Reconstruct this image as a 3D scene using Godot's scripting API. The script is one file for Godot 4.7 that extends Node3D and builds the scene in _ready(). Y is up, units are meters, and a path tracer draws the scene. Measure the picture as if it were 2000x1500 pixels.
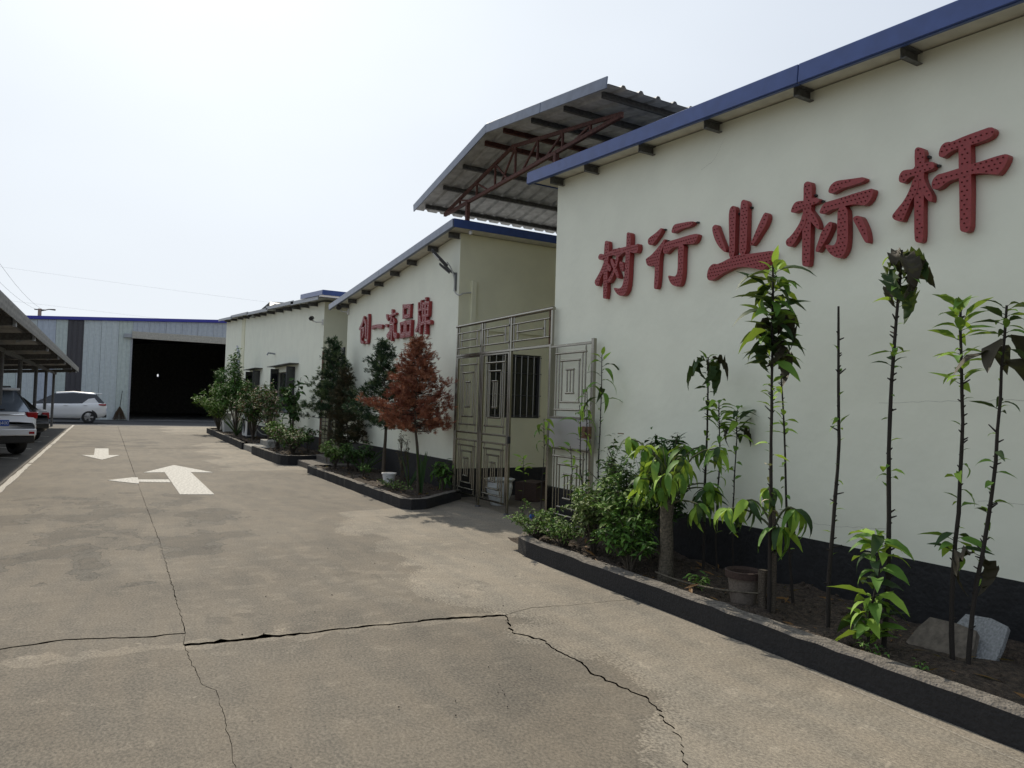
extends Node3D

# ---------------------------------------------------------------- helpers
var M := {}
var used := {}
var rng := RandomNumberGenerator.new()
var root_thing: Node3D

func rnd(a: float, b: float) -> float:
	return rng.randf_range(a, b)

func lin(r: float, g: float, b: float) -> Color:
	return Color(r, g, b).linear_to_srgb()

func mat(key: String, c: Color, rough := 0.8, metal := 0.0) -> StandardMaterial3D:
	var m := StandardMaterial3D.new()
	m.resource_name = key
	m.albedo_color = c
	m.roughness = rough
	m.metallic = metal
	M[key] = m
	return m

func noise_tex(sd: int, freq: float, colors: Array, offs: Array, size := 512, oct := 5) -> NoiseTexture2D:
	var n := FastNoiseLite.new()
	n.seed = sd
	n.noise_type = FastNoiseLite.TYPE_SIMPLEX_SMOOTH
	n.frequency = freq
	n.fractal_octaves = oct
	var g := Gradient.new()
	g.offsets = PackedFloat32Array(offs)
	g.colors = PackedColorArray(colors)
	var t := NoiseTexture2D.new()
	t.width = size
	t.height = size
	t.seamless = true
	t.noise = n
	t.color_ramp = g
	return t

func grey(v: float) -> Color:
	return Color(v, v, v).linear_to_srgb()

func tex_mat(key: String, c: Color, rough: float, sd: int, freq: float, lo: float, hi: float, scale: float, bump := 0.0) -> StandardMaterial3D:
	var m := mat(key, c, rough)
	m.albedo_texture = noise_tex(sd, freq, [grey(lo), grey((lo + hi) * 0.5), grey(hi)], [0.25, 0.5, 0.75])
	m.uv1_triplanar = true
	m.uv1_world_triplanar = true
	m.uv1_scale = Vector3.ONE * scale
	if bump > 0.0:
		m.heightmap_enabled = true
		m.heightmap_texture = noise_tex(sd + 50, 0.06, [Color.BLACK, Color.WHITE], [0.2, 0.8])
		m.heightmap_scale = bump
	return m

func S() -> SurfaceTool:
	var st := SurfaceTool.new()
	st.begin(Mesh.PRIMITIVE_TRIANGLES)
	return st

func tri(st: SurfaceTool, a: Vector3, b: Vector3, c: Vector3, out := Vector3.ZERO) -> void:
	var n := (a - c).cross(a - b).normalized()
	if out != Vector3.ZERO and n.dot(out) < 0.0:
		n = -n
		var t := b
		b = c
		c = t
	st.set_normal(n)
	st.add_vertex(a)
	st.set_normal(n)
	st.add_vertex(b)
	st.set_normal(n)
	st.add_vertex(c)

func quad(st: SurfaceTool, a: Vector3, b: Vector3, c: Vector3, d: Vector3, out := Vector3.ZERO) -> void:
	tri(st, a, b, c, out)
	tri(st, a, c, d, out)

func box(st: SurfaceTool, lo: Vector3, hi: Vector3, t := Transform3D.IDENTITY, ch := 0.0) -> void:
	var c := (lo + hi) * 0.5
	if ch <= 0.0:
		var v := []
		for i in 8:
			v.append(t * Vector3(hi.x if i & 1 else lo.x, hi.y if i & 2 else lo.y, hi.z if i & 4 else lo.z))
		var cc := t * c
		for f in [[0, 1, 3, 2], [4, 5, 7, 6], [0, 1, 5, 4], [2, 3, 7, 6], [0, 2, 6, 4], [1, 3, 7, 5]]:
			var m: Vector3 = (v[f[0]] + v[f[2]]) * 0.5
			quad(st, v[f[0]], v[f[1]], v[f[2]], v[f[3]], m - cc)
		return
	# chamfered box: 6 faces, 12 edge strips, 8 corners
	var h := (hi - lo) * 0.5
	var k := minf(ch, minf(h.x, minf(h.y, h.z)) * 0.9)
	var P := func(sx: float, sy: float, sz: float, ax: int) -> Vector3:
		var q := Vector3(sx * (h.x - k), sy * (h.y - k), sz * (h.z - k))
		if ax == 0: q.x = sx * h.x
		elif ax == 1: q.y = sy * h.y
		else: q.z = sz * h.z
		return t * (c + q)
	var o := t * c
	for s in [-1.0, 1.0]:
		var q1: Array = [P.call(s, -1, -1, 0), P.call(s, 1, -1, 0), P.call(s, 1, 1, 0), P.call(s, -1, 1, 0)]
		quad(st, q1[0], q1[1], q1[2], q1[3], q1[0] + q1[2] - o * 2)
		q1 = [P.call(-1, s, -1, 1), P.call(1, s, -1, 1), P.call(1, s, 1, 1), P.call(-1, s, 1, 1)]
		quad(st, q1[0], q1[1], q1[2], q1[3], q1[0] + q1[2] - o * 2)
		q1 = [P.call(-1, -1, s, 2), P.call(1, -1, s, 2), P.call(1, 1, s, 2), P.call(-1, 1, s, 2)]
		quad(st, q1[0], q1[1], q1[2], q1[3], q1[0] + q1[2] - o * 2)
		for r in [-1.0, 1.0]:
			q1 = [P.call(s, r, -1, 0), P.call(s, r, 1, 0), P.call(s, r, 1, 1), P.call(s, r, -1, 1)]
			quad(st, q1[0], q1[1], q1[2], q1[3], q1[0] + q1[2] - o * 2)
			q1 = [P.call(s, -1, r, 0), P.call(s, 1, r, 0), P.call(s, 1, r, 2), P.call(s, -1, r, 2)]
			quad(st, q1[0], q1[1], q1[2], q1[3], q1[0] + q1[2] - o * 2)
			q1 = [P.call(-1, s, r, 1), P.call(1, s, r, 1), P.call(1, s, r, 2), P.call(-1, s, r, 2)]
			quad(st, q1[0], q1[1], q1[2], q1[3], q1[0] + q1[2] - o * 2)
			for w in [-1.0, 1.0]:
				var a: Vector3 = P.call(s, r, w, 0)
				tri(st, a, P.call(s, r, w, 1), P.call(s, r, w, 2), a - o)

func frame_of(a: Vector3, b: Vector3, up := Vector3.UP) -> Transform3D:
	# x along a->b
	var x := (b - a).normalized()
	var u := up
	if absf(x.dot(u)) > 0.98:
		u = Vector3.RIGHT if absf(x.x) < 0.9 else Vector3.BACK
	var z := x.cross(u).normalized()
	var y := z.cross(x).normalized()
	return Transform3D(Basis(x, y, z), a)

func beam(st: SurfaceTool, a: Vector3, b: Vector3, w: float, h: float, up := Vector3.UP, ch := 0.0) -> void:
	var t := frame_of(a, b, up)
	box(st, Vector3(0, -h * 0.5, -w * 0.5), Vector3(a.distance_to(b), h * 0.5, w * 0.5), t, ch)

func tube(st: SurfaceTool, pts: Array, radii: Array, sides := 8, caps := true) -> void:
	var rings := []
	var n := pts.size()
	var u := Vector3.ZERO
	for i in n:
		var d: Vector3 = (pts[mini(i + 1, n - 1)] - pts[maxi(i - 1, 0)]).normalized()
		if u == Vector3.ZERO:
			u = d.cross(Vector3.RIGHT if absf(d.x) < 0.8 else Vector3.UP).normalized()
		u = (u - d * u.dot(d)).normalized()
		var v := d.cross(u)
		var ring := []
		for k in sides:
			var an := TAU * k / sides
			var nn := u * cos(an) + v * sin(an)
			ring.append([pts[i] + nn * radii[i], nn])
		rings.append(ring)
	for i in n - 1:
		for k in sides:
			var k2 := (k + 1) % sides
			for q in [[rings[i][k], rings[i][k2], rings[i + 1][k2]], [rings[i][k], rings[i + 1][k2], rings[i + 1][k]]]:
				var a: Vector3 = q[0][0]
				var b: Vector3 = q[1][0]
				var c: Vector3 = q[2][0]
				var o := 1 if (a - c).cross(a - b).dot(q[0][1]) > 0 else 0
				for e in ([q[0], q[1], q[2]] if o else [q[0], q[2], q[1]]):
					st.set_normal(e[1])
					st.add_vertex(e[0])
	if caps:
		for e in [0, n - 1]:
			var dd: Vector3 = (pts[e] - pts[1 if e == 0 else n - 2]).normalized()
			for k in sides:
				tri(st, pts[e], rings[e][k][0], rings[e][(k + 1) % sides][0], dd)

func lathe(st: SurfaceTool, prof: Array, t := Transform3D.IDENTITY, sides := 20) -> void:
	# prof: Vector2(radius, height)
	for i in prof.size() - 1:
		var p: Vector2 = prof[i]
		var q: Vector2 = prof[i + 1]
		var nn := Vector2(q.y - p.y, p.x - q.x).normalized()
		for k in sides:
			var a0 := TAU * k / sides
			var a1 := TAU * (k + 1) / sides
			var P := func(r: Vector2, a: float) -> Vector3: return t * Vector3(r.x * cos(a), r.y, r.x * sin(a))
			var N := func(a: float) -> Vector3: return (t.basis * Vector3(nn.x * cos(a), nn.y, nn.x * sin(a))).normalized()
			var v := [[P.call(p, a0), N.call(a0)], [P.call(p, a1), N.call(a1)], [P.call(q, a1), N.call(a1)], [P.call(q, a0), N.call(a0)]]
			for f in [[0, 1, 2], [0, 2, 3]]:
				var a: Vector3 = v[f[0]][0]
				var b: Vector3 = v[f[1]][0]
				var c: Vector3 = v[f[2]][0]
				var cr := (a - c).cross(a - b)
				if cr.length() < 1e-10:
					continue
				var order: Array = f if cr.dot(v[f[0]][1]) > 0 else [f[0], f[2], f[1]]
				for e in order:
					st.set_normal(v[e][1])
					st.add_vertex(v[e][0])

func extrude(st: SurfaceTool, poly: PackedVector2Array, f: Callable, d0: float, d1: float, out: Vector3) -> void:
	# f(Vector2, depth) -> Vector3 ; front at d0 (out), back at d1
	var idx := Geometry2D.triangulate_polygon(poly)
	for i in range(0, idx.size(), 3):
		tri(st, f.call(poly[idx[i]], d0), f.call(poly[idx[i + 1]], d0), f.call(poly[idx[i + 2]], d0), out)
		tri(st, f.call(poly[idx[i]], d1), f.call(poly[idx[i + 1]], d1), f.call(poly[idx[i + 2]], d1), -out)
	var cw := 1.0 if Geometry2D.is_polygon_clockwise(poly) else -1.0
	for i in poly.size():
		var a := poly[i]
		var b := poly[(i + 1) % poly.size()]
		if a.distance_to(b) < 1e-5:
			continue
		var e := (b - a).normalized()
		var n2 := Vector2(-e.y, e.x) * cw
		var o3: Vector3 = f.call(a + n2, d0) - f.call(a, d0)
		quad(st, f.call(a, d0), f.call(b, d0), f.call(b, d1), f.call(a, d1), o3)

func obj(called: String, st: SurfaceTool, m: Material, parent: Node = null) -> MeshInstance3D:
	var o := MeshInstance3D.new()
	o.name = called
	o.mesh = st.commit()
	o.material_override = null
	for i in o.mesh.get_surface_count():
		o.mesh.surface_set_material(i, m)
	(parent if parent else self).add_child(o, true)
	return o

func inst(called: String, mesh: Mesh, m: Material, parent: Node, t := Transform3D.IDENTITY) -> MeshInstance3D:
	var o := MeshInstance3D.new()
	o.name = called
	o.mesh = mesh
	o.material_override = m
	o.transform = t
	parent.add_child(o, true)
	return o

func numbered(called: String) -> String:
	if not used.has(called):
		used[called] = 0
		return called
	used[called] += 1
	return "%s_%03d" % [called, used[called]]

func thing(called: String, label: String, category: String, at := Vector3.ZERO, group := "", turn := 0.0) -> Node3D:
	var o := Node3D.new()
	o.name = numbered(called)
	add_child(o, true)
	o.position = at
	o.rotation.y = turn
	if label: o.set_meta("label", label)
	if category: o.set_meta("category", category)
	if group: o.set_meta("group", group)
	return o

func structure(called: String) -> Node3D:
	var o := thing(called, "", "")
	o.set_meta("kind", "structure")
	return o

func stuff(o: Node) -> void:
	o.set_meta("kind", "stuff")

func bez(a: Vector3, b: Vector3, c: Vector3, n: int) -> Array:
	var r := []
	for i in n + 1:
		var t := float(i) / n
		r.append(a.lerp(b, t).lerp(b.lerp(c, t), t))
	return r

func chaikin(p: PackedVector2Array, times := 1) -> PackedVector2Array:
	for k in times:
		var q := PackedVector2Array()
		for i in p.size():
			var a := p[i]
			var b := p[(i + 1) % p.size()]
			q.append(a.lerp(b, 0.25))
			q.append(a.lerp(b, 0.75))
		p = q
	return p
const GLYPHS := {
	"shu": [[-6.676,3.451,-6.657,3.462,-6.627,3.456,-6.594,3.436,-6.592,3.293,-6.611,3.112,-6.603,2.784,-6.670,2.792,-6.684,2.808,-6.684,3.123,-6.686,3.310],[-6.798,3.293,-6.776,3.325,-6.740,3.328,-6.685,3.302,-6.587,3.328,-6.472,3.308,-6.459,3.270,-6.585,3.274,-6.690,3.274,-6.719,3.247,-6.779,3.264],[-6.682,3.223,-6.617,3.205,-6.632,3.151,-6.706,3.083,-6.750,3.018,-6.783,2.950,-6.833,2.968,-6.857,3.018,-6.812,3.056,-6.732,3.137],[-6.629,3.214,-6.581,3.178,-6.533,3.128,-6.549,3.092,-6.577,3.092,-6.638,3.159],[-6.541,3.313,-6.519,3.341,-6.428,3.331,-6.395,3.337,-6.367,3.320,-6.274,3.314,-6.272,3.272,-6.326,3.261,-6.380,3.243,-6.413,3.221,-6.459,3.256,-6.528,3.282],[-6.453,3.241,-6.396,3.232,-6.421,3.152,-6.473,3.056,-6.538,2.974,-6.583,2.959,-6.613,2.981,-6.552,3.032,-6.497,3.094,-6.455,3.172],[-6.549,3.229,-6.520,3.235,-6.478,3.175,-6.418,3.082,-6.382,3.014,-6.381,2.986,-6.414,2.988,-6.450,3.045,-6.499,3.123,-6.547,3.194],[-6.384,3.327,-6.285,3.323,-6.178,3.324,-6.104,3.310,-6.063,3.322,-6.056,3.268,-6.075,3.224,-6.122,3.222,-6.196,3.252,-6.272,3.258,-6.349,3.279],[-6.263,3.463,-6.248,3.477,-6.221,3.473,-6.191,3.448,-6.188,3.319,-6.202,3.117,-6.206,2.948,-6.223,2.848,-6.264,2.792,-6.329,2.779,-6.385,2.797,-6.442,2.842,-6.475,2.888,-6.433,2.886,-6.376,2.868,-6.322,2.882,-6.292,2.960,-6.280,3.061,-6.275,3.197,-6.264,3.332],[-6.383,3.167,-6.355,3.173,-6.311,3.148,-6.292,3.097,-6.307,3.051,-6.340,3.060,-6.369,3.109]],
	"xing": [[-5.912,3.334,-5.882,3.354,-5.786,3.381,-5.738,3.404,-5.701,3.419,-5.690,3.394,-5.717,3.355,-5.783,3.303,-5.840,3.264,-5.884,3.269,-5.910,3.294],[-5.654,3.291,-5.639,3.282,-5.647,3.238,-5.683,3.187,-5.710,3.141,-5.717,3.065,-5.721,2.911,-5.741,2.785,-5.789,2.788,-5.795,2.825,-5.789,2.921,-5.788,3.051,-5.842,3.039,-5.886,3.043,-5.922,3.072,-5.936,3.114,-5.934,3.133,-5.856,3.153,-5.770,3.203,-5.695,3.254],[-5.540,3.364,-5.514,3.403,-5.479,3.411,-5.407,3.405,-5.285,3.395,-5.216,3.380,-5.232,3.362,-5.283,3.342,-5.405,3.346,-5.476,3.332,-5.521,3.325,-5.540,3.335],[-5.664,3.184,-5.647,3.238,-5.592,3.254,-5.491,3.253,-5.350,3.257,-5.229,3.258,-5.162,3.248,-5.165,3.215,-5.193,3.172,-5.243,3.160,-5.347,3.183,-5.453,3.177,-5.534,3.173,-5.588,3.139,-5.634,3.131,-5.658,3.151],[-5.440,3.194,-5.352,3.184,-5.357,3.080,-5.358,2.981,-5.360,2.883,-5.379,2.800,-5.413,2.767,-5.458,2.770,-5.522,2.800,-5.560,2.850,-5.580,2.897,-5.543,2.895,-5.488,2.874,-5.453,2.884,-5.436,2.932,-5.436,3.056]],
	"ye": [[-4.981,3.264,-4.961,3.288,-4.932,3.291,-4.911,3.274,-4.889,3.220,-4.837,3.112,-4.795,3.032,-4.798,3.002,-4.826,3.016,-4.893,3.074,-4.954,3.172],[-4.768,3.378,-4.749,3.413,-4.718,3.422,-4.686,3.398,-4.685,3.323,-4.687,3.144,-4.689,2.935,-4.756,2.928,-4.756,3.097,-4.769,3.281],[-4.628,3.418,-4.610,3.446,-4.583,3.444,-4.545,3.416,-4.543,3.350,-4.545,3.116,-4.552,2.941,-4.632,2.943,-4.631,3.073,-4.630,3.311],[-4.376,3.243,-4.352,3.271,-4.331,3.270,-4.312,3.246,-4.313,3.207,-4.339,3.155,-4.401,3.087,-4.458,3.023,-4.494,3.007,-4.508,3.021,-4.481,3.062,-4.432,3.151],[-5.032,2.812,-5.013,2.884,-4.971,2.915,-4.930,2.917,-4.905,2.907,-4.840,2.915,-4.760,2.935,-4.651,2.952,-4.500,2.938,-4.362,2.928,-4.270,2.923,-4.235,2.909,-4.248,2.866,-4.282,2.821,-4.330,2.783,-4.358,2.768,-4.467,2.802,-4.580,2.834,-4.679,2.841,-4.757,2.826,-4.853,2.804,-4.951,2.763,-5.009,2.768]],
	"biao": [[-3.953,3.418,-3.933,3.435,-3.907,3.433,-3.874,3.414,-3.871,3.278,-3.876,3.212,-3.876,3.021,-3.877,2.880,-3.881,2.752,-3.893,2.729,-3.933,2.732,-3.957,2.753,-3.957,2.923,-3.959,3.066,-3.956,3.207,-3.951,3.297],[-4.075,3.223,-4.062,3.260,-4.032,3.291,-3.998,3.291,-3.950,3.283,-3.878,3.285,-3.813,3.275,-3.800,3.250,-3.806,3.234,-3.870,3.227,-3.943,3.221,-3.989,3.215,-4.030,3.201,-4.068,3.210],[-3.955,3.184,-3.914,3.141,-3.927,3.087,-3.959,3.043,-3.992,2.998,-4.025,2.953,-4.065,2.920,-4.100,2.930,-4.120,2.954,-4.117,2.988,-4.074,3.009,-4.013,3.066,-3.974,3.120],[-3.883,3.202,-3.863,3.175,-3.823,3.121,-3.796,3.060,-3.792,3.015,-3.808,3.015,-3.841,3.053,-3.868,3.086,-3.901,3.138],[-3.713,3.311,-3.695,3.345,-3.664,3.362,-3.628,3.366,-3.556,3.355,-3.451,3.340,-3.408,3.335,-3.391,3.314,-3.410,3.298,-3.496,3.294,-3.602,3.294,-3.663,3.277,-3.694,3.279,-3.712,3.292],[-3.795,3.148,-3.773,3.188,-3.742,3.219,-3.693,3.219,-3.583,3.222,-3.466,3.228,-3.381,3.230,-3.326,3.227,-3.325,3.193,-3.341,3.155,-3.368,3.126,-3.402,3.113,-3.465,3.140,-3.535,3.149,-3.624,3.145,-3.691,3.147,-3.734,3.129,-3.772,3.132],[-3.624,3.153,-3.541,3.145,-3.532,3.004,-3.531,2.897,-3.536,2.829,-3.558,2.774,-3.593,2.743,-3.636,2.756,-3.685,2.791,-3.723,2.841,-3.733,2.873,-3.705,2.871,-3.662,2.855,-3.638,2.869,-3.626,2.916,-3.628,3.024],[-3.720,3.038,-3.690,3.054,-3.671,3.039,-3.676,2.996,-3.718,2.923,-3.761,2.870,-3.792,2.832,-3.818,2.831,-3.821,2.854,-3.800,2.905,-3.770,2.988],[-3.492,3.027,-3.481,3.046,-3.452,3.048,-3.423,3.034,-3.394,2.975,-3.371,2.918,-3.362,2.865,-3.361,2.823,-3.381,2.824,-3.410,2.874,-3.451,2.955]],
	"gan": [[-3.018,3.415,-3.006,3.440,-2.978,3.434,-2.946,3.409,-2.942,3.341,-2.947,3.280,-2.946,3.128,-2.947,2.939,-2.945,2.813,-2.951,2.757,-2.973,2.749,-3.002,2.761,-3.011,2.794,-3.014,2.954,-3.016,3.113,-3.011,3.272],[-3.132,3.240,-3.126,3.278,-3.103,3.300,-3.070,3.298,-3.024,3.288,-3.011,3.310,-2.941,3.309,-2.891,3.308,-2.873,3.284,-2.878,3.251,-2.941,3.246,-2.979,3.238,-3.030,3.239,-3.062,3.235,-3.088,3.206,-3.122,3.218],[-3.017,3.235,-2.978,3.187,-2.996,3.109,-3.034,3.067,-3.053,3.020,-3.082,2.962,-3.098,2.927,-3.138,2.939,-3.172,2.963,-3.178,2.990,-3.146,3.022,-3.087,3.079,-3.048,3.147],[-2.953,3.231,-2.933,3.162,-2.895,3.090,-2.883,3.055,-2.888,3.023,-2.907,3.027,-2.939,3.069,-2.965,3.132],[-2.843,3.350,-2.831,3.390,-2.807,3.410,-2.777,3.409,-2.759,3.401,-2.667,3.415,-2.566,3.421,-2.506,3.424,-2.484,3.400,-2.489,3.367,-2.522,3.348,-2.598,3.342,-2.666,3.339,-2.730,3.343,-2.771,3.334,-2.812,3.310,-2.840,3.324],[-2.709,3.371,-2.632,3.359,-2.629,3.286,-2.628,3.190,-2.624,3.046,-2.625,2.868,-2.627,2.773,-2.661,2.759,-2.690,2.774,-2.697,2.799,-2.700,2.945,-2.704,3.127,-2.708,3.249],[-2.890,3.145,-2.878,3.179,-2.847,3.202,-2.817,3.200,-2.722,3.204,-2.631,3.209,-2.542,3.213,-2.462,3.219,-2.404,3.216,-2.399,3.189,-2.419,3.143,-2.456,3.096,-2.482,3.103,-2.553,3.131,-2.630,3.146,-2.722,3.137,-2.781,3.135,-2.828,3.104,-2.865,3.101,-2.883,3.112]],
	"chuang": [[-15.661,3.473,-15.579,3.443,-15.614,3.339,-15.771,3.205,-15.910,3.156,-15.974,3.201,-15.858,3.261,-15.726,3.359],[-15.621,3.398,-15.551,3.392,-15.423,3.302,-15.370,3.239,-15.445,3.226,-15.577,3.296],[-15.821,3.219,-15.584,3.218,-15.558,3.187,-15.581,3.062,-15.662,2.955,-15.722,2.974,-15.677,3.079,-15.682,3.178,-15.767,3.170],[-15.842,3.211,-15.754,3.193,-15.751,3.035,-15.721,2.915,-15.561,2.894,-15.538,2.834,-15.679,2.834,-15.802,2.871,-15.841,3.042],[-15.492,3.308,-15.400,3.309,-15.391,3.105,-15.388,2.922,-15.473,2.937,-15.481,3.113],[-15.343,3.478,-15.237,3.477,-15.234,3.189,-15.241,2.854,-15.335,2.805,-15.429,2.828,-15.450,2.872,-15.342,2.870,-15.333,3.101]],
	"yi": [[-15.064,3.184,-14.992,3.202,-14.703,3.191,-14.423,3.174,-14.344,3.152,-14.363,3.077,-14.467,3.077,-14.753,3.130,-14.925,3.123,-15.040,3.104]],
	"liu": [[-14.150,3.350,-14.092,3.354,-14.007,3.291,-13.993,3.210,-14.024,3.199,-14.123,3.266],[-14.189,3.137,-14.138,3.155,-14.044,3.142,-14.008,3.095,-14.063,3.072,-14.157,3.089],[-14.086,2.913,-13.973,2.967,-13.848,3.001,-13.840,2.930,-13.928,2.830,-13.991,2.834],[-13.833,3.425,-13.746,3.420,-13.726,3.352,-13.735,3.318,-13.810,3.334],[-13.961,3.296,-13.830,3.327,-13.654,3.336,-13.549,3.334,-13.532,3.287,-13.750,3.287,-13.899,3.250],[-13.818,3.282,-13.743,3.275,-13.808,3.166,-13.634,3.142,-13.618,3.101,-13.860,3.122,-13.907,3.148],[-13.733,3.247,-13.669,3.241,-13.583,3.172,-13.590,3.118,-13.660,3.144],[-13.877,3.110,-13.807,3.104,-13.803,2.962,-13.876,2.826,-13.956,2.803,-13.978,2.833,-13.887,2.960],[-13.801,3.095,-13.724,3.088,-13.716,2.885,-13.717,2.767,-13.791,2.776],[-13.708,3.122,-13.617,3.114,-13.614,2.965,-13.563,2.926,-13.434,2.918,-13.436,2.811,-13.525,2.800,-13.630,2.853,-13.685,2.971]],
	"pin": [[-13.191,3.451,-12.767,3.414,-12.887,3.347,-13.100,3.358],[-12.767,3.414,-12.778,3.152,-12.888,3.235,-12.887,3.347],[-12.778,3.152,-13.171,3.166,-13.089,3.240,-12.888,3.235],[-13.171,3.166,-13.191,3.451,-13.100,3.358,-13.089,3.240],[-13.300,3.107,-13.007,3.117,-13.089,3.046,-13.223,3.045],[-13.007,3.117,-12.988,2.798,-13.087,2.905,-13.089,3.046],[-12.988,2.798,-13.249,2.785,-13.196,2.898,-13.087,2.905],[-13.249,2.785,-13.300,3.107,-13.223,3.045,-13.196,2.898],[-12.984,3.115,-12.675,3.104,-12.757,3.026,-12.907,3.026],[-12.675,3.104,-12.691,2.794,-12.767,2.894,-12.757,3.026],[-12.691,2.794,-12.952,2.787,-12.894,2.895,-12.767,2.894],[-12.952,2.787,-12.984,3.115,-12.907,3.026,-12.894,2.895]],
	"pai": [[-12.416,3.405,-12.356,3.403,-12.326,3.185,-12.318,2.984,-12.384,2.868,-12.467,2.842,-12.508,2.886,-12.404,2.967,-12.374,3.110],[-12.286,3.423,-12.219,3.427,-12.225,3.255,-12.275,3.261],[-12.390,3.281,-12.206,3.277,-12.201,3.229,-12.385,3.232],[-12.366,3.141,-12.228,3.152,-12.204,2.790,-12.297,2.801,-12.308,3.086,-12.362,3.091],[-12.054,3.451,-11.975,3.450,-11.989,3.384,-12.059,3.387],[-12.177,3.378,-11.847,3.364,-11.850,3.302,-12.176,3.318],[-12.176,3.273,-11.854,3.254,-11.855,3.201,-12.173,3.218],[-12.166,3.158,-11.860,3.139,-11.863,3.088,-12.165,3.098],[-12.177,3.330,-12.107,3.326,-12.098,3.139,-12.167,3.146],[-12.057,3.325,-11.980,3.321,-11.976,3.135,-12.049,3.138],[-11.915,3.317,-11.847,3.317,-11.854,3.123,-11.919,3.129],[-12.207,3.014,-12.125,3.022,-11.942,3.029,-11.739,3.018,-11.741,2.924,-11.917,2.964,-12.079,2.967,-12.180,2.940],[-12.111,3.100,-12.045,3.094,-12.079,3.014,-12.149,3.013],[-12.023,3.100,-11.944,3.092,-11.911,2.768,-12.001,2.779]],
}

# ---------------------------------------------------------------- the view and the light
func view_and_light() -> void:
	var cam := Camera3D.new()
	cam.name = "camera"
	add_child(cam)
	cam.transform = Transform3D(Basis(Vector3(0.870156, 0.029970, 0.491863), Vector3(-0.042492, 0.998994, 0.014302), Vector3(-0.490940, -0.033345, 0.870555)), Vector3(0, 1.5, 0))
	cam.fov = 2.0 * rad_to_deg(atan(750.0 / 1400.0))
	cam.near = 0.05
	cam.far = 900.0
	cam.current = true
	var to_sun := Vector3(0.09, 1.0, -1.25).normalized()
	var W := 512
	var H := 256
	var im := Image.create(W, H, false, Image.FORMAT_RGBF)
	var hn := FastNoiseLite.new()
	hn.seed = 4
	hn.frequency = 0.55
	hn.fractal_octaves = 4
	for j in H:
		var el := (0.5 - (j + 0.5) / H) * PI
		for i in W:
			var az := (i + 0.5) / W * TAU
			var d := Vector3(sin(az) * cos(el), sin(el), -cos(az) * cos(el))
			var th := rad_to_deg(acos(clampf(d.dot(to_sun), -1, 1)))
			var L := (0.33 + 0.60 * exp(-th / 55.0)) * (1.0 + 0.05 * hn.get_noise_3d(d.x * 3.0, d.y * 9.0, d.z * 3.0))
			var c := Vector3(L * (0.955 - 0.0009 * th), L, L * (1.03 + 0.0022 * th))
			# pale haze along the horizon
			var hz := exp(-maxf(el, 0.0) / 0.16)
			var Lh := 0.50 + 0.42 * exp(-th / 70.0)
			c = c.lerp(Vector3(Lh * 0.965, Lh, Lh * 1.01), hz * 0.8)
			if el < 0.0:
				c = c.lerp(Vector3(0.20, 0.19, 0.17), clampf(-el / 0.05, 0, 1))
			im.set_pixel(i, j, Color(c.x, c.y, c.z))
	var pan := PanoramaSkyMaterial.new()
	pan.panorama = ImageTexture.create_from_image(im)
	var sky := Sky.new()
	sky.sky_material = pan
	var e := Environment.new()
	e.background_mode = Environment.BG_SKY
	e.sky = sky
	e.tonemap_mode = Environment.TONE_MAPPER_LINEAR
	e.tonemap_exposure = 1.28
	e.sdfgi_enabled = true
	e.ssao_enabled = true
	e.ssil_enabled = true
	var we := WorldEnvironment.new()
	we.name = "world_environment"
	we.environment = e
	add_child(we)
	var sun := DirectionalLight3D.new()
	sun.name = "sun"
	sun.light_energy = 1.05
	sun.light_angular_distance = 0.6
	sun.light_color = Color(1.0, 0.955, 0.88)
	sun.shadow_enabled = true
	add_child(sun)
	sun.basis = Basis.looking_at(-to_sun, Vector3.UP)

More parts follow.
